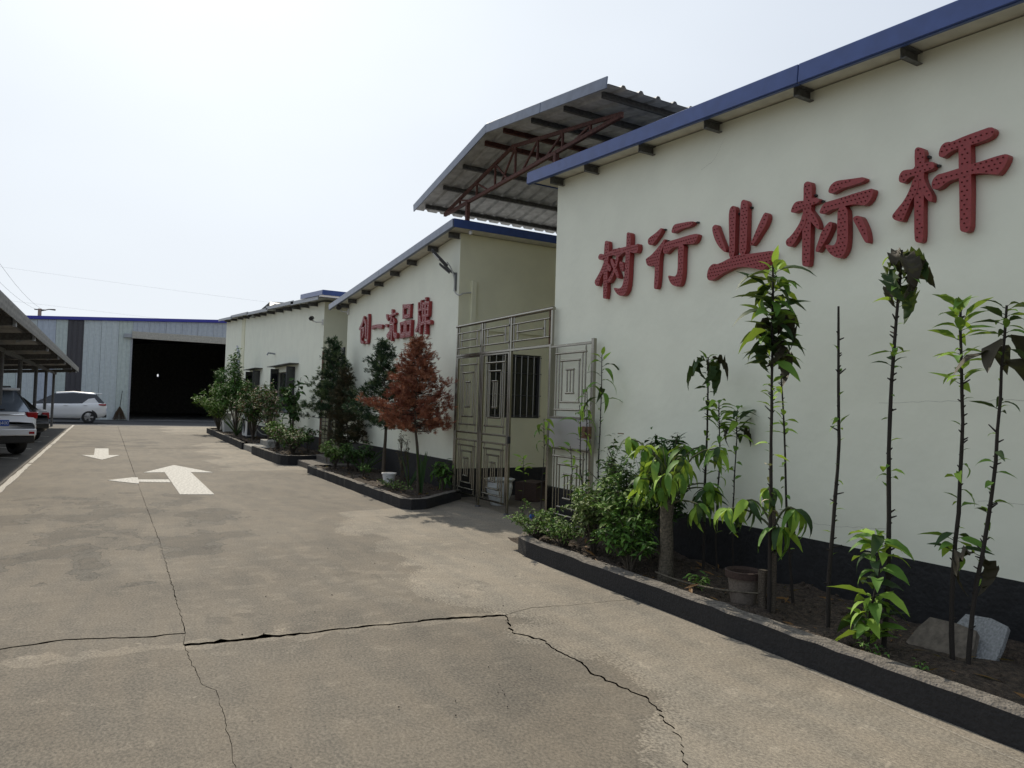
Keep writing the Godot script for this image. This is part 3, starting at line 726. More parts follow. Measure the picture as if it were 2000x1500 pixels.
func near_building() -> void:
	var b := thing("workshop_building", "pale green white workshop with five large red characters and blue roof edge", "building")
	var yb := func(z: float) -> float: return 4.465 - 0.0673 * (z + 8.05)
	var st := S()
	var z0 := -7.80
	var z1 := 6.0
	wall_poly(st, [z0, -0.08, z1, -0.08, z1, yb.call(z1) + 0.02, z0, yb.call(z0) + 0.02], 5.0, 5.24)
	obj("front_wall", st, M.plaster, b)
	st = S()
	box(st, Vector3(5.24, -0.08, z0), Vector3(14.0, yb.call(z0) + 0.02, z0 + 0.24))
	obj("side_wall", st, M.plaster_side, b)
	st = S()
	box(st, Vector3(5.24, -0.08, z1 - 0.24), Vector3(14.0, yb.call(z1), z1))
	obj("side_wall", st, M.plaster_side, b)
	st = S()
	box(st, Vector3(13.76, -0.08, z0 + 0.24), Vector3(14.0, yb.call(z1), z1 - 0.24))
	obj("rear_wall", st, M.plaster, b)
	st = S()
	box(st, Vector3(4.995, -0.08, z0 + 0.003), Vector3(5.1, 0.515, z1))
	obj("base_band", st, M.black_band, b)
	# roof plate, its cream underside showing at the eave
	st = S()
	var A := Vector3(4.735, yb.call(-8.12) + 0.085, -8.12)
	var B := Vector3(4.735, yb.call(6.4) + 0.085, 6.4)
	var C := B + Vector3(9.5, 0, 0)
	var D := A + Vector3(9.5, 0, 0)
	var dn := Vector3(0, -0.05, 0)
	quad(st, A, B, C, D, Vector3.UP)
	quad(st, A, B, B + dn, A + dn, Vector3.LEFT)
	quad(st, A, D, D + dn, A + dn, Vector3.FORWARD)
	quad(st, B, C, C + dn, B + dn, Vector3.BACK)
	obj("roof_plate", st, M.roof_grey, b)
	st = S()
	quad(st, A + dn * 1.06, B + dn * 1.06, C + dn * 1.06, D + dn * 1.06, Vector3.DOWN)
	obj("soffit", st, M.soffit, b)
	# folded blue verge trim in two lengths
	for seg in [[-8.12, -3.845], [-3.838, 1.6], [1.607, 6.4]]:
		st = S()
		var p := Vector3(4.72, yb.call(seg[0]) + 0.068, seg[0])
		var q := Vector3(4.72, yb.call(seg[1]) + 0.068, seg[1])
		beam(st, p, q, 0.022, 0.15, Vector3.UP, 0.004)
		beam(st, p + Vector3(0.07, 0.072, 0), q + Vector3(0.07, 0.072, 0), 0.13, 0.006)
		beam(st, p + Vector3(0.022, -0.078, 0), q + Vector3(0.022, -0.078, 0), 0.03, 0.006)
		obj("fascia", st, M.blue_trim, b)
	st = S()
	beam(st, Vector3(4.74, yb.call(-8.12) + 0.06, -8.125), Vector3(14.0, yb.call(-8.12) + 0.06, -8.125), 0.012, 0.09)
	obj("fascia", st, M.blue_trim, b)
	for z in [-7.68, -6.93, -5.93, -4.97, -3.95, -3.04, -2.05, -1.05, 0.0]:
		st = S()
		var y: float = yb.call(z) - 0.035
		c_purlin(st, Vector3(4.80, y + 0.01, z), Vector3(5.05, y + 0.01, z), 0.09, 0.04)
		obj("purlin", st, M.purlin_steel, b)
	# hairline plaster cracks and a rusty stain under an old nail
	for hc in [[-3.3, 1.62, -1.2, 1.70, 61], [-2.6, 0.98, -1.5, 1.02, 62], [-5.2, 3.9, -4.9, 4.12, 63], [-4.2, 0.62, -3.2, 0.70, 64], [-7.0, 1.0, -6.2, 0.92, 65]]:
		st = S()
		var jl := jag([hc[0], hc[1], (hc[0] + hc[2]) * 0.5, hc[1] + 0.03, hc[2], hc[3]], 0.008, 0.05, hc[4])
		for i in jl.size() - 1:
			quad(st, Vector3(4.9988, jl[i].y - 0.0006, jl[i].x), Vector3(4.9988, jl[i + 1].y - 0.0006, jl[i + 1].x), Vector3(4.9988, jl[i + 1].y + 0.0006, jl[i + 1].x), Vector3(4.9988, jl[i].y + 0.0006, jl[i].x), Vector3.LEFT)
		obj("hairline_crack", st, M.kerb_cement, b)
	st = S()
	for i in 5:
		var zz := -6.42 + i * 0.022
		quad(st, Vector3(4.9985, 1.245 + sin(i) * 0.003, zz), Vector3(4.9985, 1.247, zz + 0.022), Vector3(4.9985, 1.256, zz + 0.022), Vector3(4.9985, 1.257, zz), Vector3.LEFT)
	obj("rust_stain", st, M.leaf_brown, b)

func mid_building() -> void:
	var b := thing("workshop_building", "white workshop with five small red characters behind the conifers", "building")
	var yb := func(z: float) -> float: return 4.376 + 0.0793 * (z + 10.5)
	var st := S()
	var z0 := -17.06
	var z1 := -10.75
	wall_poly(st, [z0 + 0.003, -0.08, z1 - 0.003, -0.08, z1 - 0.003, yb.call(z1) + 0.017, z0 + 0.003, yb.call(z0) + 0.017], 5.0, 5.24)
	obj("front_wall", st, M.plaster, b)
	# side wall towards the passage, built round its window opening
	st = S()
	var top: float = yb.call(z1) + 0.02
	var w := [5.58, 6.64, 1.33, 2.43]
	box(st, Vector3(5.003, -0.08, z1 - 0.24), Vector3(w[0], top, z1))
	box(st, Vector3(w[1], -0.08, z1 - 0.24), Vector3(14.0, top, z1))
	box(st, Vector3(w[0], -0.08, z1 - 0.24), Vector3(w[1], w[2], z1))
	box(st, Vector3(w[0], w[3], z1 - 0.24), Vector3(w[1], top, z1))
	obj("side_wall", st, M.plaster_side, b)
	var win := Node3D.new()
	win.name = "window"
	b.add_child(win, true)
	st = S()
	box(st, Vector3(w[0], w[2], z1 - 0.10), Vector3(w[0] + 0.04, w[3], z1 - 0.04))
	box(st, Vector3(w[1] - 0.04, w[2], z1 - 0.10), Vector3(w[1], w[3], z1 - 0.04))
	box(st, Vector3(w[0] + 0.04, w[2], z1 - 0.10), Vector3(w[1] - 0.04, w[2] + 0.04, z1 - 0.04))
	box(st, Vector3(w[0] + 0.04, w[3] - 0.04, z1 - 0.10), Vector3(w[1] - 0.04, w[3], z1 - 0.04))
	obj("frame", st, M.dark_grey, win)
	st = S()
	box(st, Vector3(w[0] + 0.04, w[2] + 0.04, z1 - 0.085), Vector3(w[1] - 0.04, w[3] - 0.04, z1 - 0.075))
	obj("pane", st, M.glass_dark, win)
	for k in 9:
		st = S()
		var x: float = lerpf(w[0] + 0.03, w[1] - 0.03, k / 8.0)
		tube(st, [Vector3(x, w[2] + 0.02, z1 + 0.015), Vector3(x, w[3] - 0.02, z1 + 0.015)], [0.009, 0.009], 6)
		obj("grille_bar", st, M.steel_dull, win)
	for y in [w[2] + 0.04, w[3] - 0.04, 1.72, 2.1]:
		st = S()
		tube(st, [Vector3(w[0], y, z1 + 0.015), Vector3(w[1], y, z1 + 0.015)], [0.008, 0.008], 6)
		obj("grille_bar", st, M.dark_grey, win)
	st = S()
	box(st, Vector3(13.76, -0.08, z0 + 0.24), Vector3(14.0, yb.call(z0), z1 - 0.24))
	obj("rear_wall", st, M.plaster, b)
	st = S()
	box(st, Vector3(5.003, -0.08, z0), Vector3(14.0, yb.call(z0) + 0.02, z0 + 0.24))
	obj("side_wall", st, M.plaster_side, b)
	st = S()
	box(st, Vector3(4.994, -0.08, z0 + 0.003), Vector3(5.1, 0.605, z1 - 0.02))
	obj("base_band", st, M.black_band, b)
	st = S()
	box(st, Vector3(5.012, -0.08, z1 - 0.1), Vector3(14.0, 0.475, z1 + 0.005))
	obj("base_band", st, M.black_band, b)
	# roof plate
	st = S()
	var A := Vector3(4.735, yb.call(-17.74) + 0.085, -17.74)
	var B := Vector3(4.735, yb.call(-10.46) + 0.085, -10.46)
	var C := B + Vector3(9.5, 0, 0)
	var D := A + Vector3(9.5, 0, 0)
	var dn := Vector3(0, -0.05, 0)
	quad(st, A, B, C, D, Vector3.UP)
	quad(st, A, B, B + dn, A + dn, Vector3.LEFT)
	quad(st, A, D, D + dn, A + dn, Vector3.FORWARD)
	quad(st, B, C, C + dn, B + dn, Vector3.BACK)
	obj("roof_plate", st, M.roof_grey, b)
	st = S()
	quad(st, A + dn * 1.06, B + dn * 1.06, C + dn * 1.06, D + dn * 1.06, Vector3.DOWN)
	obj("soffit", st, M.soffit, b)
	for seg in [[-17.76, -14.005], [-13.998, -10.45]]:
		st = S()
		var p := Vector3(4.72, yb.call(seg[0]) + 0.068, seg[0])
		var q := Vector3(4.72, yb.call(seg[1]) + 0.068, seg[1])
		beam(st, p, q, 0.022, 0.135, Vector3.UP, 0.004)
		beam(st, p + Vector3(0.07, 0.065, 0), q + Vector3(0.07, 0.065, 0), 0.13, 0.006)
		beam(st, p + Vector3(0.022, -0.070, 0), q + Vector3(0.022, -0.070, 0), 0.03, 0.006)
		obj("fascia", st, M.blue_trim_sheen, b)
	st = S()
	var ye: float = yb.call(-10.45) + 0.068
	beam(st, Vector3(4.732, ye, -10.444), Vector3(14.0, ye, -10.444), 0.014, 0.14, Vector3.UP, 0.003)
	obj("fascia", st, M.blue_trim, b)
	for z in [-17.0, -16.41, -15.41, -14.55, -13.59, -12.68, -11.68, -10.80]:
		st = S()
		var y: float = yb.call(z) - 0.035
		c_purlin(st, Vector3(4.80, y + 0.01, z), Vector3(5.05, y + 0.01, z), 0.09, 0.04)
		obj("purlin", st, M.purlin_steel, b)
	# vertical wiring trunk and its cover strip on the passage side
	var t := thing("wiring_trunk", "painted vertical wiring trunk on the passage wall of the middle workshop", "conduit")
	st = S()
	box(st, Vector3(5.22, 0.5, z1 + 0.001), Vector3(5.31, 3.60, z1 + 0.045), Transform3D.IDENTITY, 0.006)
	obj("trunk", st, M.plaster_side, t)
	st = S()
	box(st, Vector3(5.312, 2.78, z1 + 0.001), Vector3(7.6, 2.84, z1 + 0.03), Transform3D.IDENTITY, 0.005)
	obj("branch", st, M.plaster_side, t)

func third_building() -> void:
	var b := thing("workshop_building", "long plain white workshop with grey tin roof edge nearest the warehouse", "building")
	var yb := func(z: float) -> float: return 4.20 + 0.0629 * (-19.1 - z)
	var z0 := -37.75
	var z1 := -19.27
	# front wall built round two window openings
	var wins := [[-30.0, -28.3, 1.1, 2.5], [-25.0, -22.5, 1.1, 2.45]]
	var st := S()
	wall_poly(st, [z0, -0.08, wins[0][0], -0.08, wins[0][0], yb.call(wins[0][0]), z0, yb.call(z0)], 5.0, 5.24)
	wall_poly(st, [wins[0][1], -0.08, wins[1][0], -0.08, wins[1][0], yb.call(wins[1][0]), wins[0][1], yb.call(wins[0][1])], 5.0, 5.24)
	wall_poly(st, [wins[1][1], -0.08, z1 - 0.003, -0.08, z1 - 0.003, yb.call(z1), wins[1][1], yb.call(wins[1][1])], 5.0, 5.24)
	for w in wins:
		wall_poly(st, [w[0], -0.08, w[1], -0.08, w[1], w[2], w[0], w[2]], 5.0, 5.24)
		wall_poly(st, [w[0], w[3], w[1], w[3], w[1], yb.call(w[1]), w[0], yb.call(w[0])], 5.0, 5.24)
	obj("front_wall", st, M.plaster, b)
	for w in wins:
		var n := Node3D.new()
		n.name = "window"
		b.add_child(n, true)
		st = S()
		box(st, Vector3(5.08, w[2], w[0]), Vector3(5.14, w[3], w[0] + 0.05))
		box(st, Vector3(5.08, w[2], w[1] - 0.05), Vector3(5.14, w[3], w[1]))
		box(st, Vector3(5.08, w[2], w[0] + 0.05), Vector3(5.14, w[2] + 0.05, w[1] - 0.05))
		box(st, Vector3(5.08, w[3] - 0.05, w[0] + 0.05), Vector3(5.14, w[3], w[1] - 0.05))
		obj("frame", st, M.dark_grey, n)
		st = S()
		box(st, Vector3(5.10, w[2] + 0.05, w[0] + 0.05), Vector3(5.11, w[3] - 0.05, w[1] - 0.05))
		obj("pane", st, M.glass_dark, n)
		st = S()
		# tin hood, falling outwards
		beam(st, Vector3(4.86, w[3] + 0.20, w[0] - 0.5), Vector3(4.86, w[3] + 0.20, w[1] + 0.5), 0.28, 0.02)
		var hd := obj("hood", st, M.purlin_steel, n)
		# open casements standing off the wall
		for zz in [w[0] + 0.1, w[1] + 0.02]:
			st = S()
			box(st, Vector3(4.74, w[2] + 0.22, zz - 0.02), Vector3(4.995, w[3] + 0.12, zz + 0.02))
			var sa := obj("sash", st, M.dark_grey, n)
			st = S()
			box(st, Vector3(4.77, w[2] + 0.27, zz + 0.0205), Vector3(4.965, w[3] + 0.07, zz + 0.024))
			obj("pane", st, M.glass_dark, sa)
	st = S()
	box(st, Vector3(4.97, -0.08, -32.85), Vector3(5.05, yb.call(-32.5) - 0.02, -32.1), Transform3D.IDENTITY, 0.01)
	obj("pilaster", st, M.plaster_side, b)
	st = S()
	box(st, Vector3(5.003, -0.08, z1 - 0.24), Vector3(14.0, yb.call(z1), z1))
	obj("side_wall", st, M.plaster_side, b)
	st = S()
	box(st, Vector3(5.24, -0.08, z0), Vector3(14.0, yb.call(z0), z0 + 0.24))
	obj("side_wall", st, M.plaster_side, b)
	st = S()
	box(st, Vector3(13.76, -0.08, z0 + 0.24), Vector3(14.0, yb.call(z1), z1 - 0.24))
	obj("rear_wall", st, M.plaster, b)
	st = S()
	box(st, Vector3(4.994, -0.08, z0 + 0.003), Vector3(5.1, 0.56, z1 - 0.01))
	obj("base_band", st, M.black_band, b)
	# roof: grey tin lengths laid over one another, slightly out of line
	var seg := [[-38.3, -33.9, 0.02], [-34.2, -29.6, 0.06], [-29.9, -25.6, 0.03], [-25.9, -21.6, 0.08], [-22.0, -18.7, 0.05]]
	for s in seg:
		st = S()
		var a := Vector3(4.70, yb.call(s[0]) + s[2], s[0])
		var c := Vector3(4.70, yb.call(s[1]) + s[2], s[1])
		var n := Vector3(9.4, 0, 0)
		var up := Vector3(0, 0.03, 0)
		quad(st, a + up, c + up, c + up + n, a + up + n, Vector3.UP)
		quad(st, a, c, c + n, a + n, Vector3.DOWN)
		quad(st, a, c, c + up, a + up, Vector3.LEFT)
		quad(st, a, a + up, a + up + n, a + n, Vector3.FORWARD)
		quad(st, c, c + up, c + up + n, c + n, Vector3.BACK)
		obj("roof_sheet", st, M.roof_sheet, b)
		st = S()
		beam(st, a + Vector3(-0.012, 0.0, 0.02), c + Vector3(-0.012, 0.0, -0.02), 0.02, 0.11, Vector3.UP, 0.004)
		obj("edge_trim", st, M.galvanised, b)
	st = S()
	var r1 := Vector3(4.66, yb.call(-20.6) + 0.17, -20.6)
	var r2 := Vector3(4.66, yb.call(-18.2) + 0.15, -18.2)
	beam(st, r1, r2, 0.02, 0.13, Vector3.UP, 0.004)
	quad(st, r1 + Vector3(0, 0.065, 0), r2 + Vector3(0, 0.065, 0), r2 + Vector3(9, 0.065, 0), r1 + Vector3(9, 0.065, 0), Vector3.UP)
	obj("blue_cap", st, M.blue_trim, b)
	st = S()
	beam(st, r2 + Vector3(0.0, 0, 0.012), r2 + Vector3(9, 0, 0.012), 0.014, 0.13)
	obj("blue_cap", st, M.blue_trim, b)
	for z in [-36.5, -34.5, -32.54, -31.2, -29.92, -28.7, -27.52, -25.95, -24.52, -23.24, -22.06, -20.99, -20.0]:
		st = S()
		var y: float = yb.call(z) - 0.05
		c_purlin(st, Vector3(4.74, y, z), Vector3(5.05, y, z), 0.10, 0.05)
		obj("purlin", st, M.purlin_steel, b)
	# crumpled tin lying on the roof
	var cr := thing("tin_scrap", "bent grey tin scrap sticking up from the far workshop roof", "metal sheet", Vector3(5.1, yb.call(-27.5) + 0.06, -27.5))
	st = S()
	var pk := [Vector3(-0.3, 0, -2.4), Vector3(-0.2, 0.16, -1.2), Vector3(-0.25, 0.10, -0.2), Vector3(-0.1, 0.30, 0.55), Vector3(-0.2, 0.05, 1.1), Vector3(-0.25, 0.02, 2.2)]
	for i in pk.size() - 1:
		quad(st, pk[i], pk[i + 1], pk[i + 1] + Vector3(0.9, 0.05, 0), pk[i] + Vector3(0.9, 0.0, 0), Vector3.UP)
		quad(st, pk[i] - Vector3(0, 0.012, 0), pk[i + 1] - Vector3(0, 0.012, 0), pk[i + 1] + Vector3(0.9, 0.038, 0), pk[i] + Vector3(0.9, -0.012, 0), Vector3.DOWN)
	obj("sheet", st, M.roof_grey, cr)

func clad_panel(parent: Node3D, x0: float, x1: float, y0: float, y1a: float, y1b: float, z: float, m: Material, depth := 0.0) -> void:
	# one ribbed wall sheet, ribs upright
	var st := S()
	var n := 3
	var w := (x1 - x0) / n
	for k in n:
		var xs := [x0 + w * k, x0 + w * (k + 0.72), x0 + w * (k + 0.78), x0 + w * (k + 0.92), x0 + w * (k + 0.98), x0 + w * (k + 1)]
		var ds := [0.0, 0.0, 0.03, 0.03, 0.0, 0.0]
		for i in 5:
			var ya := lerpf(y1a, y1b, (xs[i] - x0) / (x1 - x0))
			var yc := lerpf(y1a, y1b, (xs[i + 1] - x0) / (x1 - x0))
			quad(st, Vector3(xs[i], y0, z + ds[i] + depth), Vector3(xs[i + 1], y0, z + ds[i + 1] + depth), Vector3(xs[i + 1], yc, z + ds[i + 1] + depth), Vector3(xs[i], ya, z + ds[i] + depth), Vector3.BACK)
	obj("cladding_sheet", st, m, parent)

func warehouse() -> void:
	var b := thing("warehouse", "large metal clad warehouse with a dark open shutter door", "building")
	var z := -51.0
	var roof := func(x: float) -> float: return 6.02 + 0.0624 * (x + 4.0)
	var door := [1.25, 7.4, 5.16]
	# backing wall behind the sheets
	var st := S()
	var pb := PackedVector2Array([Vector2(-16, -0.08), Vector2(door[0], -0.08), Vector2(door[0], door[2]), Vector2(door[1], door[2]), Vector2(door[1], -0.08), Vector2(16, -0.08), Vector2(16, roof.call(16)), Vector2(-16, roof.call(-16))])
	extrude(st, pb, func(q: Vector2, d: float) -> Vector3: return Vector3(q.x, q.y, d), z - 0.02, z - 0.2, Vector3.BACK)
	obj("backing_wall", st, M.clad_dark, b)
	var x := -16.0
	var i := 0
	while x < 15.9:
		var x1 := minf(x + 0.94, 16.0)
		for cut in [-2.23, -1.40, 1.25, 7.4]:
			if x < cut - 0.01 and x1 > cut - 0.15:
				x1 = cut
		var m: Material = M.clad_pale
		if x < -3.2: m = [M.clad_blue, M.clad_green, M.clad_pale, M.clad_blue, M.clad_green][i % 5]
		elif x < -2.25: m = M.clad_green
		elif x < -1.45: m = M.clad_dark
		elif x < 1.2: m = [M.clad_green, M.clad_pale, M.clad_pale][i % 3]
		else: m = M.clad_header
		var y0 := 0.02
		if x > 1.2 and x < 7.35: y0 = 5.62
		clad_panel(b, x + 0.004, x1 - 0.004, y0, roof.call(x), roof.call(x1), z, m, 0.02 if i % 2 else 0.0)
		x = x1
		i += 1
	st = S()
	beam(st, Vector3(-16, roof.call(-16) + 0.0, z + 0.07), Vector3(16, roof.call(16) + 0.0, z + 0.07), 0.12, 0.20, Vector3.UP, 0.01)
	obj("eave_trim", st, M.clad_trim_blue, b)
	# door surround and rolled shutter
	st = S()
	box(st, Vector3(1.16, -0.05, z - 0.2), Vector3(1.26, 5.2, z + 0.06))
	obj("door_jamb", st, M.galvanised, b)
	st = S()
	box(st, Vector3(7.39, -0.05, z - 0.2), Vector3(7.49, 5.2, z + 0.06))
	obj("door_jamb", st, M.galvanised, b)
	var sh := Node3D.new()
	sh.name = "rolled_shutter"
	b.add_child(sh, true)
	for k in 6:
		st = S()
		var y := 5.16 + k * 0.075
		box(st, Vector3(1.20, y, z + 0.06 + 0.012 * (k % 2)), Vector3(7.42, y + 0.07, z + 0.20), Transform3D.IDENTITY, 0.012)
		obj("slat", st, M.shutter, sh)
	st = S()
	box(st, Vector3(0.78, 5.18, z + 0.05), Vector3(1.19, 5.42, z + 0.24), Transform3D.IDENTITY, 0.015)
	obj("motor_box", st, M.galvanised, sh)
	# roof, far walls and floor so that the inside is really dark
	st = S()
	var D := 26.0
	quad(st, Vector3(-16.2, roof.call(-16.2) + 0.1, z + 0.05), Vector3(16.2, roof.call(16.2) + 0.1, z + 0.05), Vector3(16.2, roof.call(16.2) + 0.1, z - D), Vector3(-16.2, roof.call(-16.2) + 0.1, z - D), Vector3.UP)
	obj("roof", st, M.roof_grey, b)
	st = S()
	box(st, Vector3(-16.0, -0.08, z - D), Vector3(-15.9, roof.call(-16), z - 0.2))
	box(st, Vector3(15.9, -0.08, z - D), Vector3(16.0, roof.call(16), z - 0.2))
	box(st, Vector3(-16.0, -0.08, z - D - 0.1), Vector3(4.12, 5.8, z - D))
	box(st, Vector3(4.24, -0.08, z - D - 0.1), Vector3(16.0, 5.8, z - D))
	box(st, Vector3(4.12, -0.08, z - D - 0.1), Vector3(4.24, 3.5, z - D))
	box(st, Vector3(4.12, 3.72, z - D - 0.1), Vector3(4.24, 5.8, z - D))
	box(st, Vector3(-16.0, 5.8, z - D - 0.1), Vector3(16.0, 7.4, z - D))
	obj("inner_wall", st, M.interior, b)
	st = S()
	box(st, Vector3(-15.9, -0.06, z - D), Vector3(15.9, 0.015, z - 0.21))
	obj("floor", st, M.interior, b)

func carport() -> void:
	var b := thing("carport", "long grey carport with slim posts over the parked cars", "carport")
	var yr := func(x: float) -> float: return 2.80 + 0.075 * (x + 1.3)
	var z := -8.0
	while z > -41.0:
		var st := S()
		# ribbed sheet one metre wide, ribs across the roof
		var n := 4
		for k in n:
			var zs := [z - 0.25 * k, z - 0.25 * k - 0.16, z - 0.25 * k - 0.19, z - 0.25 * k - 0.23, z - 0.25 * k - 0.25]
			var hs := [0.0, 0.0, 0.03, 0.03, 0.0]
			for i in 4:
				for up in [0.0, 0.012]:
					quad(st, Vector3(-1.28, yr.call(-1.28) + hs[i] + up, zs[i]), Vector3(-7.2, yr.call(-7.2) + hs[i] + up, zs[i]), Vector3(-7.2, yr.call(-7.2) + hs[i + 1] + up, zs[i + 1]), Vector3(-1.28, yr.call(-1.28) + hs[i + 1] + up, zs[i + 1]), Vector3.UP if up > 0.0 else Vector3.DOWN)
		obj("roof_sheet", st, M.carport_sheet, b)
		# hanging ribbed valance at the eave
		st = S()
		for k in 10:
			var za := z - 0.1 * k
			quad(st, Vector3(-1.275, 2.62, za), Vector3(-1.275, 2.83, za), Vector3(-1.275, 2.83, za - 0.06), Vector3(-1.275, 2.62, za - 0.06), Vector3.RIGHT)
			quad(st, Vector3(-1.275, 2.62, za - 0.06), Vector3(-1.275, 2.83, za - 0.06), Vector3(-1.258, 2.83, za - 0.08), Vector3(-1.258, 2.62, za - 0.08), Vector3.RIGHT)
			quad(st, Vector3(-1.258, 2.62, za - 0.08), Vector3(-1.258, 2.83, za - 0.08), Vector3(-1.275, 2.83, za - 0.1), Vector3(-1.275, 2.62, za - 0.1), Vector3.RIGHT)
		obj("valance_sheet", st, M.carport_sheet, b)
		z -= 1.0
	for zz in [-9.6, -13.77, -17.2, -20.95, -25.5, -29.3, -34.5, -39.5]:
		var st := S()
		beam(st, Vector3(-1.36, yr.call(-1.36) - 0.16, zz), Vector3(-7.1, yr.call(-7.1) - 0.10, zz), 0.10, 0.14)
		obj("rafter", st, M.carport_steel, b)
		st = S()
		quad(st, Vector3(-1.30, 2.62, zz - 0.05), Vector3(-1.30, 2.72, zz - 0.05), Vector3(-1.62, 2.56, zz - 0.05), Vector3(-1.62, 2.50, zz - 0.05), Vector3.BACK)
		box(st, Vector3(-1.345, 2.55, zz - 0.06), Vector3(-1.30, 2.70, zz + 0.06))
		obj("bracket", st, M.galvanised, b)
	for zz in [-13.77, -17.2, -20.6, -24.8, -30.1, -34.9, -39.7]:
		var st := S()
		tube(st, [Vector3(-2.2, 0, zz), Vector3(-2.2, yr.call(-2.2) - 0.2, zz)], [0.055, 0.055], 12)
		obj("post", st, M.carport_steel, b)
		st = S()
		tube(st, [Vector3(-6.9, 0, zz), Vector3(-6.9, yr.call(-6.9) - 0.14, zz)], [0.055, 0.055], 10)
		obj("post", st, M.carport_steel, b)
	for xx in [-1.5, -3.0, -4.5, -6.0, -7.0]:
		var st := S()
		beam(st, Vector3(xx, yr.call(xx) - 0.045, -8.0), Vector3(xx, yr.call(xx) - 0.045, -41.0), 0.05, 0.07)
		obj("purlin", st, M.carport_steel, b)
	var st2 := S()
	beam(st2, Vector3(-2.2, 2.50, -8.5), Vector3(-2.2, 2.50, -41.0), 0.08, 0.10)
	obj("tie_beam", st2, M.carport_steel, b)

func canopy() -> void:
	var b := thing("passage_canopy", "gabled tin canopy on red trusses above the passage between workshops", "canopy")
	var ridge := Vector2(-9.14, 5.50)
	var eaves := [Vector2(-11.90, 4.97), Vector2(-6.25, 5.06)]
	for ei in 2:
		var e: Vector2 = eaves[ei]
		for p in 6:
			var st := S()
			var x0 := 4.62 + p * 1.0
			for k in 4:
				var xs := [0.0, 0.17, 0.195, 0.225, 0.25]
				var hs := [0.0, 0.0, 0.032, 0.032, 0.0]
				for i in 4:
					for up in [0.0, 0.01]:
						var xa: float = x0 + k * 0.25 + xs[i]
						var xb: float = x0 + k * 0.25 + xs[i + 1]
						var h0: float = hs[i] + up + (0.004 if p % 2 else 0.0)
						var h1: float = hs[i + 1] + up + (0.004 if p % 2 else 0.0)
						quad(st, Vector3(xa, ridge.y + h0, ridge.x), Vector3(xb, ridge.y + h1, ridge.x), Vector3(xb, e.y + h1, e.x), Vector3(xa, e.y + h0, e.x), Vector3.UP if up > 0.0 else Vector3.DOWN)
			obj("roof_sheet", st, M.roof_sheet, b)
	var st := S()
	beam(st, Vector3(4.6, ridge.y + 0.05, ridge.x), Vector3(10.6, ridge.y + 0.05, ridge.x), 0.35, 0.012)
	obj("ridge_cap", st, M.roof_grey, b)
	# verge trims, same sheen blue as the middle fascia, with a lap joint
	for a in [[eaves[0], ridge], [ridge, ridge.lerp(eaves[1], 0.52)], [ridge.lerp(eaves[1], 0.523), eaves[1]]]:
		st = S()
		beam(st, Vector3(4.60, a[0].y + 0.02, a[0].x), Vector3(4.60, a[1].y + 0.02, a[1].x), 0.018, 0.13, Vector3.UP, 0.003)
		obj("verge_trim", st, M.blue_trim_sheen, b)
	# purlins along the roof
	for ei in 2:
		var e: Vector2 = eaves[ei]
		for k in 4:
			st = S()
			var q := ridge.lerp(e, 0.10 + 0.27 * k)
			c_purlin(st, Vector3(4.72, q.y - 0.036, q.x), Vector3(10.5, q.y - 0.036, q.x), 0.07, 0.04)
			obj("purlin", st, M.purlin_red if k == 0 else M.purlin_steel, b)
	# two trusses
	for x in [5.05, 8.3]:
		var tr := Node3D.new()
		tr.name = "truss"
		b.add_child(tr, true)
		var L := Vector3(x, 4.86, -11.55)
		var R := Vector3(x, 4.92, -6.55)
		st = S()
		beam(st, L, R, 0.045, 0.05)
		obj("bottom_chord", st, M.purlin_red, tr)
		var T := Vector3(x, ridge.y - 0.15, ridge.x)
		for e in [L, R]:
			st = S()
			beam(st, e + Vector3(0, 0.02, 0), T, 0.04, 0.045)
			obj("top_chord", st, M.purlin_red, tr)
		for k in range(1, 8):
			var f := k / 8.0
			var q := L.lerp(R, f)
			var ytop := lerpf(L.y, T.y, minf(1.0, (q.z - L.z) / (T.z - L.z))) if q.z < T.z else lerpf(T.y, R.y, (q.z - T.z) / (R.z - T.z))
			st = S()
			beam(st, q, Vector3(x, ytop, q.z), 0.028, 0.028)
			obj("web", st, M.purlin_red, tr)
			var q2 := L.lerp(R, f + (0.085 if k < 4 else -0.085))
			st = S()
			beam(st, Vector3(x, ytop - 0.01, q.z), q2, 0.025, 0.025)
			obj("web", st, M.purlin_red, tr)
		for zy in [[-10.62, 4.44], [-7.95, 4.56]]:
			st = S()
			beam(st, Vector3(x, zy[1], zy[0]), Vector3(x, 4.90, zy[0]), 0.06, 0.06)
			obj("post", st, M.purlin_red, tr)

